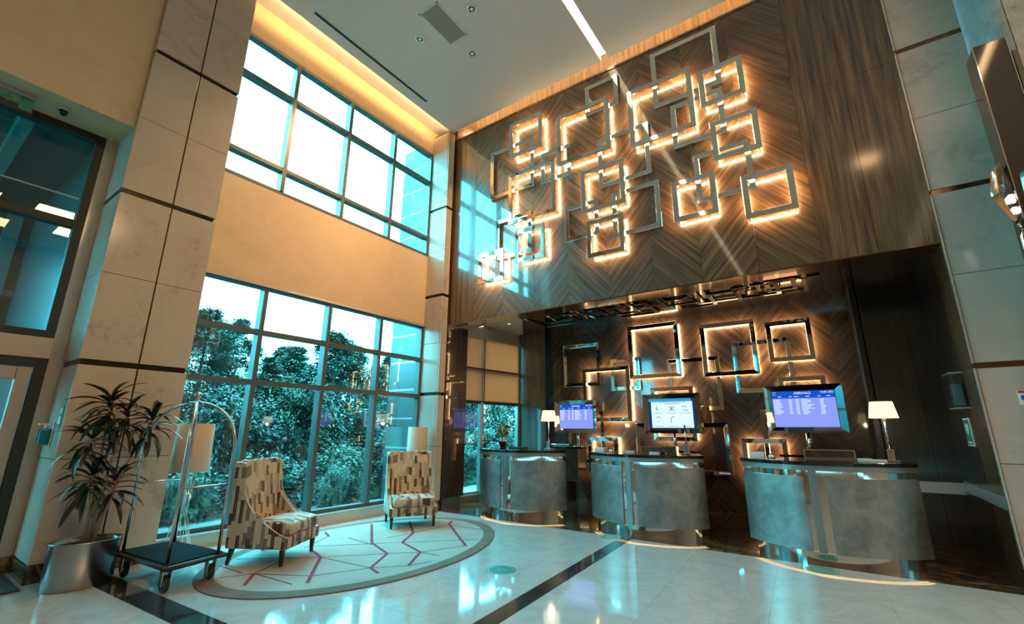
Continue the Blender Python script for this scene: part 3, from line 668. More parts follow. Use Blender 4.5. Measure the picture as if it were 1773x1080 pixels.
def monitor(label, x0, x1, y, z0, z1, kind, pole=True):
    cx, cz = (x0+x1)/2, (z0+z1)/2; W, H = (x1-x0)/2, (z1-z0)/2
    t = thing('monitor', label, 'screen', (cx, y, 1.145 if pole else z0)); dz = cz-t.location.z
    bw = 0.10
    o_ = [(-W,-H),(W,-H),(W,H),(-W,H)]; i_ = [(-W+bw,-H+bw*.85),(W-bw,-H+bw*.85),(W-bw,H-bw*.85),(-W+bw,H-bw*.85)]
    vs = [(x,-.105,z+dz) for x,z in o_]+[(x,-.052,z+dz) for x,z in i_]; ys = [(x,.04,z+dz) for x,z in o_]
    MB().add(vs+ys, [(k,(k+1)%4,(k+1)%4+4,k+4) for k in range(4)]+[((k+1)%4,k,k+8,(k+1)%4+8) for k in range(4)]+[(11,10,9,8)]).build('mirror_frame', M['chrome'], t)
    w_, h_ = W-bw, H-bw*.85
    MB().box(-w_,w_,-.052,-.02,dz-h_,dz+h_).build('bezel', M['black'], t)
    w_ -= .008; h_ -= .008
    def q(n, m_, a, b, c, d, lay=1): return MB().box(-w_+2*w_*a,-w_+2*w_*b,-.0525-.001*lay,-.052,dz-h_+2*h_*c,dz-h_+2*h_*d).build(n, m_, t)
    if kind == 'arr':
        q('screen', E_body, 0, 1, 0, .80); q('screen_header', E_blue, 0, 1, .80, 1)
        m = MB(); mt = MB()
        for r in range(22):
            z = dz-h_+2*h_*(.02+r*.0345)
            m.box(-w_,w_,-.0545,-.0535,z,z+2*h_*.012)
        for r in range(12):
            z = dz+h_-2*h_*(.235+r*.036)
            for a, ln in ((.02,random.uniform(.10,.17)),(.27,.05),(.38,.05),(.47,random.uniform(.08,.22)),(.76,random.uniform(.05,.08))):
                mt.box(-w_+2*w_*a,-w_+2*w_*(a+ln),-.0555,-.0545,z-2*h_*.010,z+2*h_*.004)
        tag(m.build('row_lines', E_row, t), None, None, None, 'stuff'); tag(mt.build('row_print', E_txt, t), None, None, None, 'stuff')
        text_mesh('ARRIVALS', h_*.19, E_txt, t, (-.0,-.0545,dz+h_*.87), 'title')
        text_mesh('12.05 2021', h_*.15, E_txt, t, (w_*.78,-.0545,dz+h_*.90), 'date')
        m = MB()
        for a, ln in ((.10,.06),(.28,.05),(.36,.08),(.55,.06),(.74,.04),(.87,.06)): m.box(-w_+2*w_*a,-w_+2*w_*(a+ln),-.0555,-.0545,dz+h_*.68,dz+h_*.71)
        for a in (-.96,-.92,-.88):
            for c in (.80,.88,.94):
                if (a, c) != (-.92,.88): m.box(w_*a,w_*a+.008,-.0555,-.0545,dz+h_*c,dz+h_*c+.008)
        m.build('header_print', E_txt, t)
    else:
        q('screen_border', E_navy, 0, 1, 0, 1); q('screen', E_wht, .05, .95, .02, .90, 2); q('screen_header', E_sky, .0, .93, .91, 1, 2)
        m = MB()
        for zc_, a0, a1 in ((.86,.24,.78),(.81,.36,.66)):
            a = a0
            while a < a1:
                ln = random.uniform(.02,.05); m.box(-w_+2*w_*a,-w_+2*w_*(a+ln),-.0565,-.0545,dz-h_+2*h_*zc_,dz-h_+2*h_*(zc_+.02)); a += ln+.012
        for cx_ in (.2,.5,.8):
            for cz_ in (.50,.07):
                m.box(-w_+2*w_*(cx_-.11),-w_+2*w_*(cx_+.11),-.0565,-.0545,dz-h_+2*h_*cz_,dz-h_+2*h_*(cz_+.012))
        m.build('notice_print', E_ink, t)
        def P2(a, c): return (-w_+2*w_*a, dz-h_+2*h_*c)
        m = MB()
        def stroke(pts, r=.006): m.tube([(*(P2(a, c)[:1]), -.0555, P2(a, c)[1]) for a, c in pts], r, 6)
        stroke([(.44,.58),(.57,.74)]); stroke([(.44,.74),(.57,.58)]); stroke([(.50,.58),(.50,.76)])
        stroke([(.78+.04*math.cos(k*.5),.68+.06*math.sin(k*.5)) for k in range(7)]); stroke([(.74,.60),(.86,.60)])
        stroke([(.20+.035*math.cos(k*.5),.34+.05*math.sin(k*.5)) for k in range(7)]); stroke([(.20,.20),(.20,.24)])
        stroke([(.52+.035*math.cos(k*.5+.3),.34+.05*math.sin(k*.5+.3)) for k in range(6)]+[(.47,.18)]); m.build('icon', E_ink, t)
        m = MB(); stroke([(.18,.76),(.17,.66),(.21,.62)], .009); stroke([(.15,.66),(.20,.64)], .009); m.build('icon', E_grn, t)
    m = MB(); bot = 0.0
    m.tube([(0.0,.03,bot),(0,.03,dz-H+.02)], .028, 14); m.build('pole', M['chrome'], t)
    MB().lathe([(0,bot),(.12,bot),(.12,bot+.015),(.03,bot+.03)], (0,.03), 24).build('foot', M['chrome'], t)
    return t
def console(label, x0, x1, y0, y1, zb=.06):
    t = thing('back_console', label, 'cabinet', ((x0+x1)/2,(y0+y1)/2,0), 0, 'low cabinets carrying the screens'); a, b = (x1-x0)/2, (y1-y0)/2
    MB().box(-a,a,-b,b,zb,1.11).build('body', M['wood_dkup'], t, .004); MB().box(-a-.01,a+.01,-b-.01,b+.01,1.11,1.145).build('top', M['blacktop'], t, .003)
    MB().box(-a+.03 if zb < .1 else -.06,a-.03 if zb < .1 else .06,-b+.03,b-.03,0,zb).build('plinth', M['black'], t)
monitor('arrivals screen in a mirror frame above the right desk', -.987,.115,9.0,1.48,2.247,'arr')
monitor('white notice screen with icons in a mirror frame above the middle desk', -3.20,-2.10,9.25,1.457,2.21,'not')
monitor('arrivals screen behind the table lamp above the farthest desk', -5.45,-4.39,9.6,1.45,2.17,'arr')
console('low dark cabinet carrying the right arrivals screen', -.85,-.02,8.75,9.3)
console('low dark cabinet carrying the white notice screen', -3.05,-2.25,9.0,9.5)
console('low dark cabinet carrying the far arrivals screen', -5.45,-4.80,9.35,9.78,.42)

# ------------------------------------------------------------------ desk items
def table_lamp(label, x, y, s=1.0):
    t = thing('table_lamp', label, 'lamp', (x,y,1.145), 0, 'lit table lamps on the desks')
    MB().box(-.075*s,.075*s,-.075*s,.075*s,0,.018).build('base_plate', M['chrome'], t, .003)
    MB().box(-.038*s,.038*s,-.038*s,.038*s,.018,.15*s).build('block', M['chrome'], t, .004)
    MB().tube([(0,0,.15*s),(0,0,.56*s)], .012*s, 12).build('stem', M['chrome'], t)
    MB().lathe([(.02*s,.50*s),(.024*s,.51*s),(.02*s,.52*s)], n=14).build('collar', M['steel'], t)
    MB().lathe([(.155*s,.53*s),(.120*s,.735*s),(.118*s,.735*s),(.153*s,.53*s)], n=32).build('lamp_shade', M['shade_lit'], t)
    l = bpy.data.lights.new('bulb', 'POINT'); l.energy = 9; l.color = (1,.7,.38); l.shadow_soft_size = .04
    o = bpy.data.objects.new('bulb', l); COL.objects.link(o); o.parent = t; o.location = (0,0,.50*s)
table_lamp('lit cream table lamp on the right desk', .475, 7.62)
table_lamp('lit white table lamp on the farthest desk', -4.70, 7.95)
t = thing('desk_stand', 'slim steel stand with black tip on the middle desk', 'stand', (-2.02,7.65,1.145))
MB().box(-.075,.075,-.075,.075,0,.015).build('base_plate', M['chrome'], t, .003); MB().box(-.035,.035,-.035,.035,.015,.17).build('block', M['steel'], t, .003)
MB().tube([(0,0,.17),(0,0,.37)], .014, 12).build('stem', M['steel'], t); MB().tube([(0,0,.37),(0,0,.45)], .011, 10).build('tip', M['black'], t)
def tray(label, x0, x1, y0, y1, h, mat, nm='desk_tray', cat='box', z=1.145):
    t = thing(nm, label, cat, ((x0+x1)/2,(y0+y1)/2,z)); a, b = (x1-x0)/2, (y1-y0)/2
    m = MB().box(-a,a,-b,b,0,.01).box(-a,a,-b,-b+.012,.01,h).box(-a,a,b-.012,b,.01,h).box(-a,-a+.012,-b+.012,b-.012,.01,h).box(a-.012,a,-b+.012,b-.012,.01,h)
    m.build('tray_body', mat, t, .002); MB().box(-a+.014,a-.014,-b+.014,b-.014,.0105,h*.35).build('contents', M['white'] if mat is not M['black'] else M['black'], t)
def screenbox(label, x0, x1, y, h):
    t = thing('mirror_box', label, 'box', ((x0+x1)/2,y,1.145)); a = (x1-x0)/2
    ring(-a,a,0,h,-.06,.06,.022).build('mirror_rim', M['chrome'], t, .002, 1); MB().box(-a+.022,a-.022,-.05,.05,.022,h-.022).build('panel', M['wood_dkup'], t)
screenbox('long low mirror rimmed box on the right desk', -.47,.12,7.80,.125)
screenbox('low mirror rimmed box on the middle desk', -2.80,-2.20,7.78,.11)
tray('cream open box at the left end of the right desk', -1.10,-.92,7.42,7.56,.075, M['white'])
tray('cream open box at the left end of the middle desk', -3.54,-3.36,7.52,7.66,.075, M['white'])
tray('flat black tray on the farthest desk', -5.55,-5.20,7.78,7.98,.025, M['black'])
for lb, x, y in (('chrome service bell beside the cream box on the right desk',-.84,7.50),('chrome service bell beside the cream box on the middle desk',-3.27,7.62)):
    t = thing('service_bell', lb, 'bell', (x,y,1.145), 0, 'service bells on the desks')
    MB().lathe([(0,0),(.05,0),(.05,.012),(.044,.016),(.044,.02),(.036,.045),(.018,.058),(0,.06)], n=22).build('bell_dome', M['chrome'], t)
    MB().tube([(0,0,.058),(0,0,.078)], .007, 8).build('plunger', M['chrome'], t)
for lb, x, y in (('small white card holder left of the lamp on the right desk',.20,7.60),('white leaflets on the left of the middle desk',-3.0,7.80),('white card stack under the lamp on the right desk',.34,7.42),('small cream card block in front of the mirror box on the middle desk',-2.5,7.55)):
    t = thing('card_stack', lb, 'cards', (x,y,1.145))
    for q in range(3): MB().box(-.075,.075,-.04,.04,q*.009,q*.009+.008).build('card', M['white'], t)
t = thing('potted_plant', 'small yellow green plant in a dark red glass pot on the farthest desk', 'plant', (-5.75,7.86,1.145))
MB().lathe([(0,0),(.085,0),(.085,.012),(0,.012)], n=24).build('saucer', M['black'], t)
MB().lathe([(0,.012),(.06,.012),(.07,.12),(.072,.165),(.064,.165),(.060,.13),(0,.13)], n=24).build('pot', plain('dark_red_glaze', (0.06,0.01,0.012), 0.15), t)
MB().lathe([(.0725,.13),(.075,.165),(.073,.167),(.071,.13)], n=24).build('pot_rim', M['white'], t)
MB().tube([(0,0,.13),(.01,0,.25),(0,.01,.38)], .006, 6).build('stem', M['cane'], t)
lf = MB().add([(0,0,0),(.022,-.03,.012),(0,-.04,0),(-.022,-.03,.012),(.018,-.07,.006),(0,-.085,-.012),(-.018,-.07,.006)], [(0,1,2),(0,2,3),(1,4,5,2),(3,2,5,6)], True).mesh('small_leaf'); lf.materials.append(leafm('yellow_green_leaf', (0.16,0.24,0.03), (0.75,0.60,0.08), .5))
for q in range(46):
    a = random.uniform(0, 6.28); h = random.uniform(.22,.47); put(lf, 'leaf', t, (random.uniform(-.02,.02)+.035*math.cos(a),random.uniform(-.02,.02)+.035*math.sin(a),h), (random.uniform(-.9,.5),random.uniform(-.5,.5),a+1.57), (1.5,)*3)

# ------------------------------------------------------------------ armchairs
def box_uv(o):
    me = o.data; uv = me.uv_layers.new(name='UVMap')
    for p in me.polygons:
        n = p.normal; ax = max(range(3), key=lambda i: abs(n[i])+(0.25 if i == 0 else 0))
        for li in p.loop_indices:
            c = me.vertices[me.loops[li].vertex_index].co
            uv.data[li].uv = (c.y, c.z) if ax == 0 else ((c.x, c.z) if ax == 1 else (c.y+3.3, c.x+7))
def soft(m, name, parent, bev, sub=0, seg=3):
    o = m.build(name, M['fabric'], parent)
    box_uv(o)
    md = o.modifiers.new('bevel', 'BEVEL'); md.width = bev; md.segments = seg; md.limit_method = 'ANGLE'; md.angle_limit = R_(40)
    for p in o.data.polygons: p.use_smooth = True
    o.modifiers.new('wn', 'WEIGHTED_NORMAL')
    return o
def make_chair(label):
    """faces +x, back at -x"""
    t = thing('armchair', label, 'chair', (0,0,0), 0, 'high backed lounge chairs on the oval rug')
    W = .38
    # swooping wing sides: profile in (x,z)
    def curve():
        pts = [(-.27,1.10)]
        for k in range(0, 13):
            a = k/12; x = -.26+.08*a**1.2+.40*max(0,(a-.35)/.65)**1.9; z = 1.08-.74*a**.92
            pts.append((x, z))
        pts += [(.30,.31),(.33,.30),(.33,.175)]
        return pts
    prof = [(-.37,.175),(-.40,1.11)]+curve()
    for s in (-1, 1):
        soft(MB().extr(prof, 'y', s*W, s*(W-.055)), 'side_wing', t, .014)
        a = MB().tube([(x+.004,s*(W-.002),z+.002) for x, z in curve()[1:-1]], .006, 6); o = a.build('piping', M['fabric'], t); box_uv(o)
    soft(MB().extr([(-.345,.28),(-.385,1.12),(-.31,1.125),(-.20,.42),(-.20,.28)], 'y', -W+.058, W-.058), 'backrest', t, .02)
    soft(MB().extr([(-.36,.175),(-.36,.30),(.34,.30),(.34,.175)], 'y', -W+.05, W-.05), 'seat_rail', t, .01)
    soft(MB().box(.30,.345,-W,W,.172,.302), 'front_rail', t, .012)
    soft(MB().extr([(-.19,.304),(-.19,.44),(-.02,.462),(.20,.462),(.345,.435),(.36,.37),(.345,.304)], 'y', -W+.062, W-.062), 'seat_cushion', t, .03, seg=4)
    for x, y in ((.29,.33),(.29,-.33),(-.31,.33),(-.31,-.33)):
        dx = .0 if x > 0 else -.04
        MB().add([(x-.024,y-.024,.175),(x+.024,y-.024,.175),(x+.024,y+.024,.175),(x-.024,y+.024,.175),(x-.015+dx,y-.015,0),(x+.015+dx,y-.015,0),(x+.015+dx,y+.015,0),(x-.015+dx,y+.015,0)],
            [(0,1,2,3),(7,6,5,4),(0,4,5,1),(1,5,6,2),(2,6,7,3),(3,7,4,0)]).build('leg', M['legs'], t)
    return t
ch = make_chair('block patterned high back chair beside the luggage cart, seen from its side'); ch.location = (-5.74,3.24,.014); ch.rotation_euler = (0,0,R_(30))
c2 = copy_tree(ch); c2['label'] = 'block patterned high back chair by the window corner, seen from the front'; c2.location = (-5.95,5.575,.014); c2.rotation_euler = (0,0,R_(-33))

# ------------------------------------------------------------------ rug
RC = (-5.315, 4.35); RA = R_(97.6)
def ell(a, b, n=96): return [(RC[0]+a*math.cos(k*2*math.pi/n)*math.cos(RA)-b*math.sin(k*2*math.pi/n)*math.sin(RA), RC[1]+a*math.cos(k*2*math.pi/n)*math.sin(RA)+b*math.sin(k*2*math.pi/n)*math.cos(RA)) for k in range(n)]
rg = thing('rug', 'large oval beige rug with taupe border and magenta angular lines', 'rug', (RC[0],RC[1],0))
def loc2(pts): return [(x-RC[0], y-RC[1]) for x, y in pts]
o_, i_ = loc2(ell(2.12,1.42)), loc2(ell(2.12-.19,1.42-.15)); n = 96
m = MB(); m.add([(x,y,0) for x,y in o_]+[(x,y,.012) for x,y in o_]+[(x,y,.013) for x,y in i_], [(k,(k+1)%n,(k+1)%n+n,k+n) for k in range(n)]+[(k+n,(k+1)%n+n,(k+1)%n+2*n,k+2*n) for k in range(n)])
m.build('border', M['rug_b'], rg)
MB().prism(i_, 0, .013).build('field', M['rug'], rg)
RED = [[(-6.43,5.21),(-5.41,4.41),(-4.81,4.17),(-4.48,3.66),(-4.27,3.59)],[(-6.1,5.72),(-5.41,5.16),(-5.1,4.67),(-4.53,4.46),(-4.21,3.97)],[(-5.59,6.2),(-5.43,5.96),(-4.28,5.04)],[(-6.5,4.42),(-6.23,4.3)],[(-5.66,3.7),(-5.32,3.59),(-4.58,2.97)],[(-5.3,2.8),(-5.0,2.56)]]
DK = [[(-6.23,4.3),(-5.88,3.72)],[(-5.45,2.53),(-5.3,2.8),(-5.54,3.24)],[(-5.3,2.8),(-4.74,3.12),(-4.48,3.66)],[(-5.91,2.72),(-5.43,2.74)],[(-6.04,2.96),(-5.32,3.59),(-4.81,4.17),(-4.53,4.46),(-4.28,5.04)],[(-5.85,3.85),(-5.38,4.37),(-5.1,4.67),(-4.54,5.26),(-4.38,5.41)],[(-5.48,4.73),(-5.41,5.16),(-5.39,5.9),(-4.76,5.97)],[(-5.32,3.59),(-4.48,3.66),(-4.21,3.97),(-4.12,4.24)],[(-5.26,2.81),(-4.66,2.85)],[(-5.92,4.4),(-5.33,4.35)],[(-4.53,4.46),(-4.23,4.48)]]
def strip(m, pts, wd, z0, z1):
    pts = loc2(pts)
    for a, b in zip(pts[:-1], pts[1:]):
        a = Vector(a); b = Vector(b); d = (b-a).normalized(); nn = Vector((-d.y, d.x))*wd/2; a = a-d*wd*.3; b = b+d*wd*.3
        m.prism([tuple(a-nn),tuple(b-nn),tuple(b+nn),tuple(a+nn)], z0, z1)
for s in RED: m = MB(); strip(m, s, .038, .0125, .0145); m.build('magenta_line', M['rug_red'], rg)
for s in DK: m = MB(); strip(m, s, .017, .0125, .0140); m.build('dark_line', M['rug_dark'], rg)

# ------------------------------------------------------------------ luggage cart
t = thing('luggage_cart', 'steel hooped luggage cart with black carpeted deck beside the pillar', 'cart', (-5.88,2.20,0))
A_ = [(.48,-.19),(.445,.27),(-.45,-.27),(-.45,.19)]
deck = [(.58,-.22),(.44,.35),(-.58,.23),(-.50,-.31)]
MB().prism(deck, .205, .25).build('deck_frame', M['black'], t, .018, 3)
ins = [(x*.95, y*.93) for x, y in deck]; MB().prism(ins, .25, .262).build('deck_carpet', M['carpet_blk'], t, .004)
for i, (x, y) in enumerate(A_):
    c = Vector((.0,.0)); p = Vector((x, y))
    pts = [(x,y,.25),(x,y,.8),(x,y,1.32)]
    for k in range(1, 9):
        a = R_(90*k/8); pts.append((x*math.cos(a)+0, y*math.cos(a)+0, 1.32+.46*math.sin(a)))
    MB().tube(pts, .016, 12).build('hoop_post', M['steel'], t)
for a, b in ((0,1),(2,3)): MB().tube([(*A_[a],.925),(*A_[b],.925)], .012, 10).build('side_bar', M['steel'], t)
MB().lathe([(0,1.74),(.03,1.745),(.03,1.80),(.018,1.81),(.018,1.825),(.034,1.84),(.042,1.862),(.034,1.885),(0,1.90)], n=20).build('finial', M['steel'], t)
for x, y in ((.44,-.17),(.36,.25),(-.44,-.23),(-.46,.17)):
    w_ = MB().tube([(0,-.022,.075),(0,.022,.075)], .075, 24).build('caster', M['rubber'], t, .008, loc=(x,y,0))
    MB().tube([(0,-.026,.075),(0,.026,.075)], .045, 18).build('wheel_hub', M['steel'], w_)
    MB().box(-.035,.035,-.04,-.03,.06,.20).box(-.035,.035,.03,.04,.06,.20).box(-.035,.035,-.04,.04,.19,.204).build('fork', M['steel'], w_)
# bumper ring
m = MB()
dd = deck+[deck[0]]
m.tube([(x*1.02,y*1.02,.228) for x, y in dd], .018, 8); m.build('bumper', M['rubber'], t)

# ------------------------------------------------------------------ dracaena in steel planter
t = thing('potted_dracaena', 'tall dracaena with drooping dark leaves in an oval steel planter by the pillar', 'plant', (-6.36,1.62,0), R_(4))
sx, sy = .78, 1.0
MB().lathe([(.265,0),(.275,.012),(.285,.41),(.287,.418),(.279,.418),(.272,.37)], n=44, sx=sx, sy=sy).build('planter', M['planter'], t)
MB().lathe([(.273,.368),(.0,.372)], n=36, sx=sx, sy=sy).build('soil', M['soil'], t)
canes = [((.0,-.02),(.0,-.06),1.78,34),((.03,.03),(.03,.34),1.60,30),((-.03,.01),(-.02,.12),1.66,26),((.0,.05),(.06,-.16),1.42,24),((.02,-.04),(.05,-.10),1.06,34),((-.02,.02),(.04,.12),.98,24)]
def leaf_mesh(L, W, up, dr):
    m = MB(); N = 8; vs = []
    for k in range(N):
        a = k/(N-1); wd = W*math.sin(math.pi*min(.985,a*.93+.05))**.6; y = L*(a-.12*dr*a*a); z = up*a-dr*L*a*a*.55
        vs += [(-wd,y,z+wd*.35),(0,y,z),(wd,y,z+wd*.35)]
    fs = []
    for k in range(N-1):
        b = k*3; fs += [(b,b+1,b+4,b+3),(b+1,b+2,b+5,b+4)]
    m.add(vs, fs, True); me = m.mesh('leaf'); me.materials.append(M['leaf']); return me
lms = [leaf_mesh(.36,.026,.10,.9), leaf_mesh(.30,.030,.05,.6), leaf_mesh(.33,.024,.12,1.5)]
for (bx_, by_), (tx, ty), top, nl in canes:
    MB().tube([(bx_,by_,.36),(bx_*.5+tx*.5+.01,by_*.6+ty*.4,.36+(top-.36)*.55),(tx,ty,top)], [.016,.013,.009], 8).build('cane', M['cane'], t)
    for q in range(nl):
        f_ = q/nl; z = top+.04-.24*f_+random.uniform(-.02,.02)
        az = q*2.39996+random.uniform(-.35,.35); pit = R_(52-98*f_+random.uniform(-15,15)); s_ = random.uniform(.78,1.12)
        put(lms[q % 3], 'leaf', t, (tx, ty, z), (pit, random.uniform(-.3,.3), az), (s_, s_, s_))
# ------------------------------------------------------------------ floor lamps
def floor_lamp(label, x, y, r, z0, z1, tilt):
    t = thing('floor_lamp', label, 'lamp', (x,y,0), 0, 'drum shade floor lamps by the windows')
    MB().lathe([(r,z0),(r*.93,z1),(r*.92,z1),(r*.99,z0)], n=40).build('lamp_shade', M['drum'], t)
    m = MB()
    for k in range(10):
        a = k*math.pi/5; m.tube([(.17*math.cos(a),.17*math.sin(a),0.004),(.05*math.cos(a+.5),.05*math.sin(a+.5),.50),(.09*math.cos(a+.9),.09*math.sin(a+.9),z0+.02)], .0045, 6)
    m.build('wire_base', M['chrome'], t)
    MB().lathe([(.175,.0),(.18,.004),(.175,.010),(.168,.004),(.175,0)], n=32).build('foot_ring', M['chrome'], t)
    MB().tube([(0,0,.5),(0,0,z1-.05)], .008, 8).build('stem', M['steel'], t)
    m = MB()
    for k in range(3):
        a = k*2.094; m.tube([(0,0,z1-.05),(r*.92*math.cos(a),r*.92*math.sin(a),z1-.03)], .003, 5)
    m.build('spider', M['steel'], t)
floor_lamp('beige drum shade floor lamp with wire base behind the left pillar', -6.87,2.62,.215,.97,1.56,0)
floor_lamp('grey beige drum shade floor lamp behind the far chair', -6.82,6.48,.20,.95,1.55,0)

# ------------------------------------------------------------------ signs and small things
for lb, x, y in (('round teal floor sticker on white marble between rug and dark stripe',-3.30,4.50),('round green floor sticker in front of the right desk',-.39,6.62),('teal floor sticker half under the middle desk front',-2.98,6.74)):
    t = thing('floor_sticker', lb, 'sticker', (x,y,0.0), 0, 'round distance stickers on the floor')
    MB().lathe([(0,.0016),(.165,.0016),(.165,0)], n=40, smooth=False).build('disc', M['decal'], t)
    m = MB(); m.lathe([(.135,.0017),(.143,.0021),(.15,.0017)], n=40)
    for k in range(3): m.box(-.08+.02*k,.08-.02*k,.03-.045*k,.045-.045*k,.0016,.0021)
    m.build('print', M['decal_l'], t)
t = thing('defibrillator_sign', 'green sign with white heart on the dark side wall', 'sign', (1.288,7.92,1.50))
MB().box(-.008,0,-.16,.16,-.16,.17).build('plate', M['white'], t); MB().box(-.010,-.008,-.145,.145,-.145,.155).build('green_field', M['green_sign'], t)
hp = []
for k in range(28):
    a = 2*math.pi*k/28; hx = 16*math.sin(a)**3; hz = 13*math.cos(a)-5*math.cos(2*a)-2*math.cos(3*a)-math.cos(4*a); hp.append((hx*.0052, hz*.0052+.045))
MB().extr(hp, 'x', -.012, -.010).build('heart', M['white'], t)
tx_ = text_mesh('Defibrillator', .042, M['white'], t, (-.0115,0,-.115), 'lettering'); tx_.rotation_euler = (R_(90),0,R_(-90))
m = MB().extr([(0.0,.10),(-.02,.04),(.0,.04),(-.015,-.01),(.02,.06),(.0,.06),(.015,.10)], 'x', -.0135, -.012); m.build('bolt', M['green_sign'], t)
t = thing('defibrillator_cabinet', 'clear acrylic wall box above the green heart sign', 'box', (1.288,7.72,1.97))
m = MB(); m.box(-.13,-.125,-.2,.2,-.18,.22).box(-.13,0,-.2,-.195,-.18,.22).box(-.13,0,.195,.2,-.18,.22); m.build('cover', M['acrylic'], t)
MB().box(-.13,0,-.2,.2,.22,.235).build('rim', M['alu'], t); MB().box(-.13,0,-.2,.2,-.195,-.18).build('rim', M['alu'], t); MB().box(-.10,-.02,-.12,.12,-.15,.10).build('device', plain('grey_device', (.12,.2,.22), .4), t)
t = thing('camera_notice', 'small white notice with red top at the right edge of the pier', 'sign', (1.64,7.0,1.86))
MB().box(-.065,.065,-.006,0,-.075,.07).build('plate', M['white'], t); MB().box(-.06,.06,-.008,-.006,.045,.066).build('red_bar', M['red'], t)
MB().box(-.045,.03,-.008,-.006,-.025,.02).box(-.02,0,-.008,-.006,-.05,-.025).build('camera_icon', M['blue'], t)
t = thing('sanitizer_dispenser', 'cyan hand sanitizer bottle in a bracket on the left pillar', 'dispenser', (-7.15,1.31,1.40))
MB().box(-.07,.07,-.015,0,-.10,.16).build('bracket', M['alu'], t, .003); MB().box(-.055,.055,-.10,-.017,-.08,.09).build('bottle', M['sanitizer'], t, .015, 3)
MB().tube([(0,-.06,.09),(0,-.06,.13)], .012, 10).box(-.02,.02,-.12,-.04,.13,.145).build('pump', M['white'], t)
t = thing('pillar_notice', 'small green pictogram notice above the sanitizer on the pillar', 'sign', (-6.93,1.31,1.62))
MB().box(-.07,.07,-.006,0,-.12,.12).build('plate', M['green_sign'], t); MB().box(-.03,.03,-.008,-.006,.03,.09).build('pictogram', M['white'], t); MB().box(-.045,.045,-.008,-.006,-.08,.0).build('pictogram', M['white'], t)

# wall sconce with crystals
t = thing('wall_sconce', 'tall bronze mirror wall lamp with faceted crystals at the upper right', 'lamp', (1.83,6.0,3.6))
bs = M['bronze_sconce'] = plain('bronze_mirror', (0.19,0.15,0.12), 0.05, 1.0)
MB().box(-.12,.125,0,.30,-.55,1.84).build('bronze_case', bs, t, .004)
m = MB()
for x in (-.122,.125): m.box(x-.004,x+.004,-.006,.004,-.55,1.85)
m.build('edge_strip', M['chrome'], t)
MB().box(.14,.18,.0,.28,-.5,1.66).build('shadow_strip', M['black'], t)  # black strip standing in for the shadow line right of the case
MB().box(-.05,.30,.30,.38,0,1.2).build('wall_bracket', M['steel'], t)
def gem(name, pts_top, pts_mid, tip, top): 
    vs = [top]+pts_top+pts_mid+[tip]; n = len(pts_top); f_ = []
    for k in range(n):
        j = (k+1) % n; f_ += [(0,1+j,1+k),(1+k,1+j,1+n+j,1+n+k),(1+n+k,1+n+j,1+2*n)]
    return MB().add(vs, f_).build(name, M['crystal'], t)
def ngon(cx, cy, r, z, n=6, ph=0, sq=1): return [(cx+r*math.cos(2*math.pi*k/n+ph), cy+r*sq*math.sin(2*math.pi*k/n+ph), z) for k in range(n)]
gem('crystal', ngon(-.17,.10,.055,.44), ngon(-.18,.10,.09,.18), (-.10,.10,-.28), (-.14,.10,.53))
gem('crystal', ngon(.03,-.08,.07,.36), ngon(.05,-.08,.10,.05), (.05,-.08,-.35), (.04,-.08,.42))
gem('crystal', ngon(-.155,.02,.02,-.30), ngon(-.155,.02,.022,-.42), (-.16,.02,-.66), (-.15,.02,-.24))
MB().box(-.15,-.125,.06,.14,.10,.16).build('crystal_light', emit('crystal_led', (1,.85,.6), 8), t)
MB().box(-.155,-.125,.06,.14,-.02,.02).build('crystal_light', emit('crystal_led_b', (.7,.9,1), 8), t)

# ------------------------------------------------------------------ outside
gr = MB().box(-60,-7.3,-30,60,-.4,-.18).build('lawn', M['lawn']); tag(gr, 'dark lawn outside the windows', 'ground', None, 'structure')
g2 = MB().box(-9.0,-7.3,1,12,-.18,-.06).build('terrace', plain('terrace_bounce', (0.34,0.34,0.32), 0.7)); tag(g2, 'grey stone strip outside the window wall', 'ground', None, 'structure')  # pale tone chosen to bounce skylight onto the lobby ceiling
ex = structure('facade_pier', 'dark outside pier with pale bands seen through the right panes', 'pillar')
zb = -.1
k = 0
while zb < 8.2:
    h = .62; box('dark_block', M['ext_dark'], ex, -8.39, -7.4, 6.98, 7.75, zb, zb+h-.04); box('pale_band', M['alu'], ex, -8.38, -7.41, 6.99, 7.74, zb+h-.04, zb+h); zb += h; k += 1

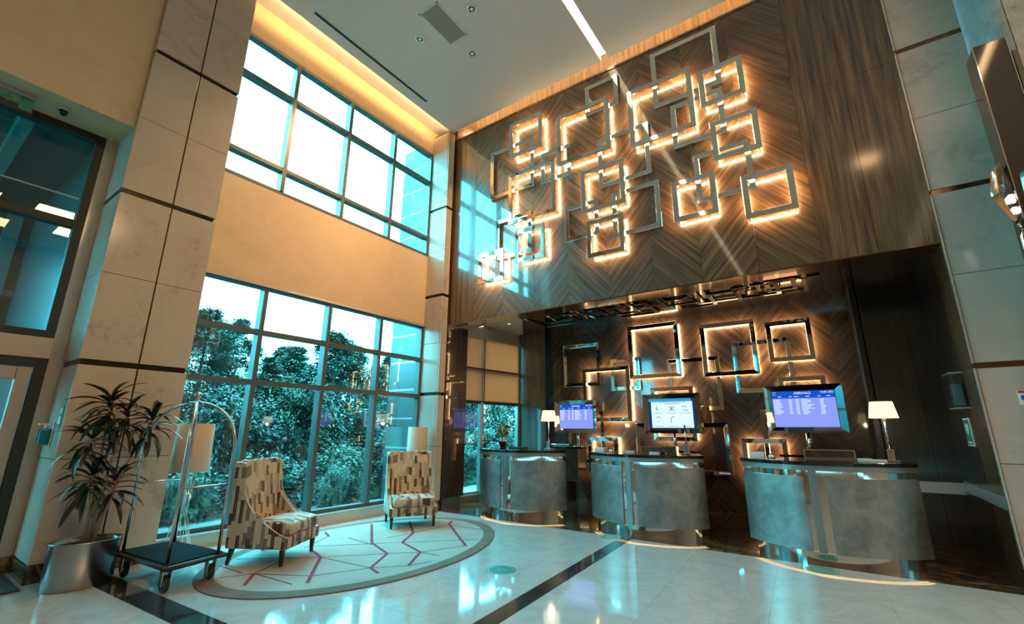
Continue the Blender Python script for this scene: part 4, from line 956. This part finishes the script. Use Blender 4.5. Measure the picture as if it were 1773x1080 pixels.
def foliage(seed, kind, H, Rr, n):
    rnd = random.Random(seed); m = MB(); cl = []
    nc = 150 if kind == 'con' else 60
    for i in range(nc):
        a = rnd.random()*6.283
        if kind == 'con':
            h = rnd.random()**.85; r = Rr*(1-h)**.75*rnd.uniform(.55,1.0); cl.append((r*math.cos(a), r*math.sin(a), H*(.03+.95*h)-.12*r, .20+.34*(1-h)))
        else:
            u = rnd.uniform(-1,1); q = math.sqrt(1-u*u); r = Rr*rnd.uniform(.6,1); cl.append((r*q*math.cos(a), r*q*math.sin(a), H*.5+H*.48*u, .22))
    for i in range(n):
        cx, cy_, cz, sr = cl[i % nc]; g1 = rnd.gauss(0,.5)*sr; g2 = rnd.gauss(0,.5)*sr; g3 = rnd.gauss(0,.32)*sr
        p = Vector((cx+g1, cy_+g2, cz+g3)); s = rnd.uniform(.028,.062) if kind == 'con' else rnd.uniform(.02,.045)
        rad = Vector((p.x, p.y, 0)); rad = rad.normalized() if rad.length > .01 else Vector((1,0,0))
        out = (rad+Vector((rnd.uniform(-.8,.8), rnd.uniform(-.8,.8), rnd.uniform(-.7,.3)))).normalized()*s*2.2
        sd = out.cross(Vector((rnd.uniform(-.5,.5),rnd.uniform(-.5,.5),1))).normalized()*s*.5
        m.add([p-sd, p+out*.5-sd*1.2, p+out, p+sd], [(0,1,2,3)])
    me = m.mesh('foliage'); me.materials.append(M['needle'] if kind == 'con' else M['bush']); return me
con = [foliage(1,'con',6.5,2.0,34000), foliage(2,'con',5.6,2.0,32000), foliage(3,'con',7.4,2.2,38000)]
tk = MB().tube([(0,0,0),(0,0,5.2)], [.16,.03], 8).mesh('trunk'); tk.materials.append(M['bark'])
lbs = ['spreading evergreen','dense dark evergreen','tall pointed evergreen']
trees = [(-15.4,-0.6,2,.62,'half hidden behind the left pillar'),(-12.7,4.7,0,.72,'in the front row behind the first clear pane of the lower window'),(-12.6,8.3,1,.84,'in the front row behind the second and third panes'),
 (-12.8,11.9,0,.68,'in the front row behind the dark outside pier'),(-12.5,15.6,1,.86,'in the front row seen through the side window'),(-13.0,19.6,0,.84,'in the front row at the far end of the side window'),
 (-10.9,7.0,1,.42,'short, nearest behind the second pane'),(-13.0,6.5,2,.50,'slim, between the two front row trees'),(-12.9,10.2,0,.60,'slim, beside the second mullion'),(-12.4,13.7,1,.70,'filling between the outside pier and the blinds'),(-12.4,2.9,1,.66,'behind the upper part of the luggage cart'),
 (-16.4,2.6,0,.84,'in the second row behind the luggage cart side of the window'),(-16.7,4.9,1,.92,'in the second row behind the first pane'),(-16.4,7.1,2,.73,'rising highest in the second row behind the first mullion'),(-16.6,9.3,0,.74,'in the second row behind the second pane'),(-16.4,11.6,1,.93,'in the second row behind the second mullion'),(-16.7,13.9,0,.78,'in the second row behind the third pane'),(-16.5,16.3,1,.84,'in the second row behind the outside pier'),(-16.6,19.0,2,.74,'in the second row past the side window'),
 (-21.4,5.0,1,1.04,'in the back row behind the first pane'),(-21.6,8.2,2,.82,'in the back row behind the first mullion'),(-21.3,11.4,1,1.00,'in the back row behind the second pane'),(-21.6,14.8,0,.92,'in the back row behind the third pane'),(-21.3,18.4,1,1.1,'in the back row behind the pale corner pier'),(-21.6,22.5,2,.95,'in the back row seen past the side window'),(-21.8,1.8,1,1.1,'in the back row behind the left pillar edge')]
for x, y, k, s, wv in trees:
    t = thing('evergreen_tree', lbs[k]+' '+wv, 'tree', (x,y,-.18), random.random()*6, 'evergreen trees outside')
    put(con[k], 'foliage', t, scale=(s*1.3,s*1.3,s)); put(tk, 'trunk', t, scale=(s,s,s))
bm_ = [foliage(11,'b',1.1,.75,9000), foliage(12,'b',1.5,.8,11000)]
bs_ = MB().tube([(0,0,0),(.02,0,.5)], .03, 6).mesh('stem'); bs_.materials.append(M['bark'])
for x, y, k, sh, sv, wv in [(-9.7,3.4,0,1.0,1.0,'low behind the luggage cart'),(-9.5,5.0,0,1,1,'low under the second pane of the lower window'),(-9.6,6.6,0,1.05,1.1,'low under the third pane of the lower window'),(-9.5,8.5,1,1.05,1.1,'beside the dark outside pier'),(-9.6,10.4,1,1.1,1.1,'low under the side window blind'),(-9.5,12.4,1,1.1,1.2,'low in the right pane of the side window'),
   (-11.0,4.9,1,1.05,1.7,'tall, in the hedge row behind the first pane'),(-11.1,6.6,1,1.0,1.9,'tall, in the hedge row behind the second pane'),(-11.0,10.1,1,1.05,1.6,'tall, in the hedge row behind the third pane'),(-10.9,13.6,1,1.2,2.1,'tall, in the hedge row behind the side window'),(-11.0,17.2,1,1.2,2.0,'tall, at the far end behind the side window'),(-8.35,5.9,0,.55,.8,'small, closest to the glass by the far chair')]:
    t = thing('shrub', 'shrub outside '+wv, 'shrub', (x,y,-.19), random.random()*6, 'shrubs outside')
    put(bm_[k], 'foliage', t, scale=(sh,sh,sv)); put(bs_, 'stem', t)
# canopy outside the entrance
cp = thing('entrance_canopy', 'dark steel and glass porch seen through the entrance glazing', 'canopy', (-9.2,-1.0,0))
MB().box(-3.2,1.4,-5,2.35,5.6,5.8).build('roof', M['ext_dark'], cp)
for y in (-4,-2.9,-1.8,-.7,.4,1.5): MB().box(-3.2,1.35,y-.07,y+.07,5.3,5.6).build('rafter', M['ext_teal'], cp)
for y in (-3.6,-2.2,-.8,.6,2.0):
    MB().box(-3.2,-3.0,y-.1,y+.1,-.1,5.6).build('post', M['ext_teal'], cp)
for z in (2.6,3.9,4.9): MB().box(-3.15,-3.05,-5,2.3,z-.06,z+.06).build('rail', M['ext_teal'], cp)
MB().box(-3.2,1.4,2.25,2.35,-.1,5.6).build('side_wall', M['ext_dark'], cp)
MB().box(-3.3,-3.22,-5,2.3,4.6,5.6).build('fascia', M['ext_dark'], cp)
for a, b in ((-5,-3.3),(-3.0,-1.6),(-1.3,.1),(.4,2.3)): MB().box(-3.3,-3.22,a,b,-.1,3.2).build('dark_infill', M['ext_dark'], cp)
for a, b in ((-5,-2.9),(-2.0,-.9),(.9,2.3)): MB().box(-3.3,-3.22,a,b,3.2,4.6).build('dark_infill', M['ext_dark'], cp)
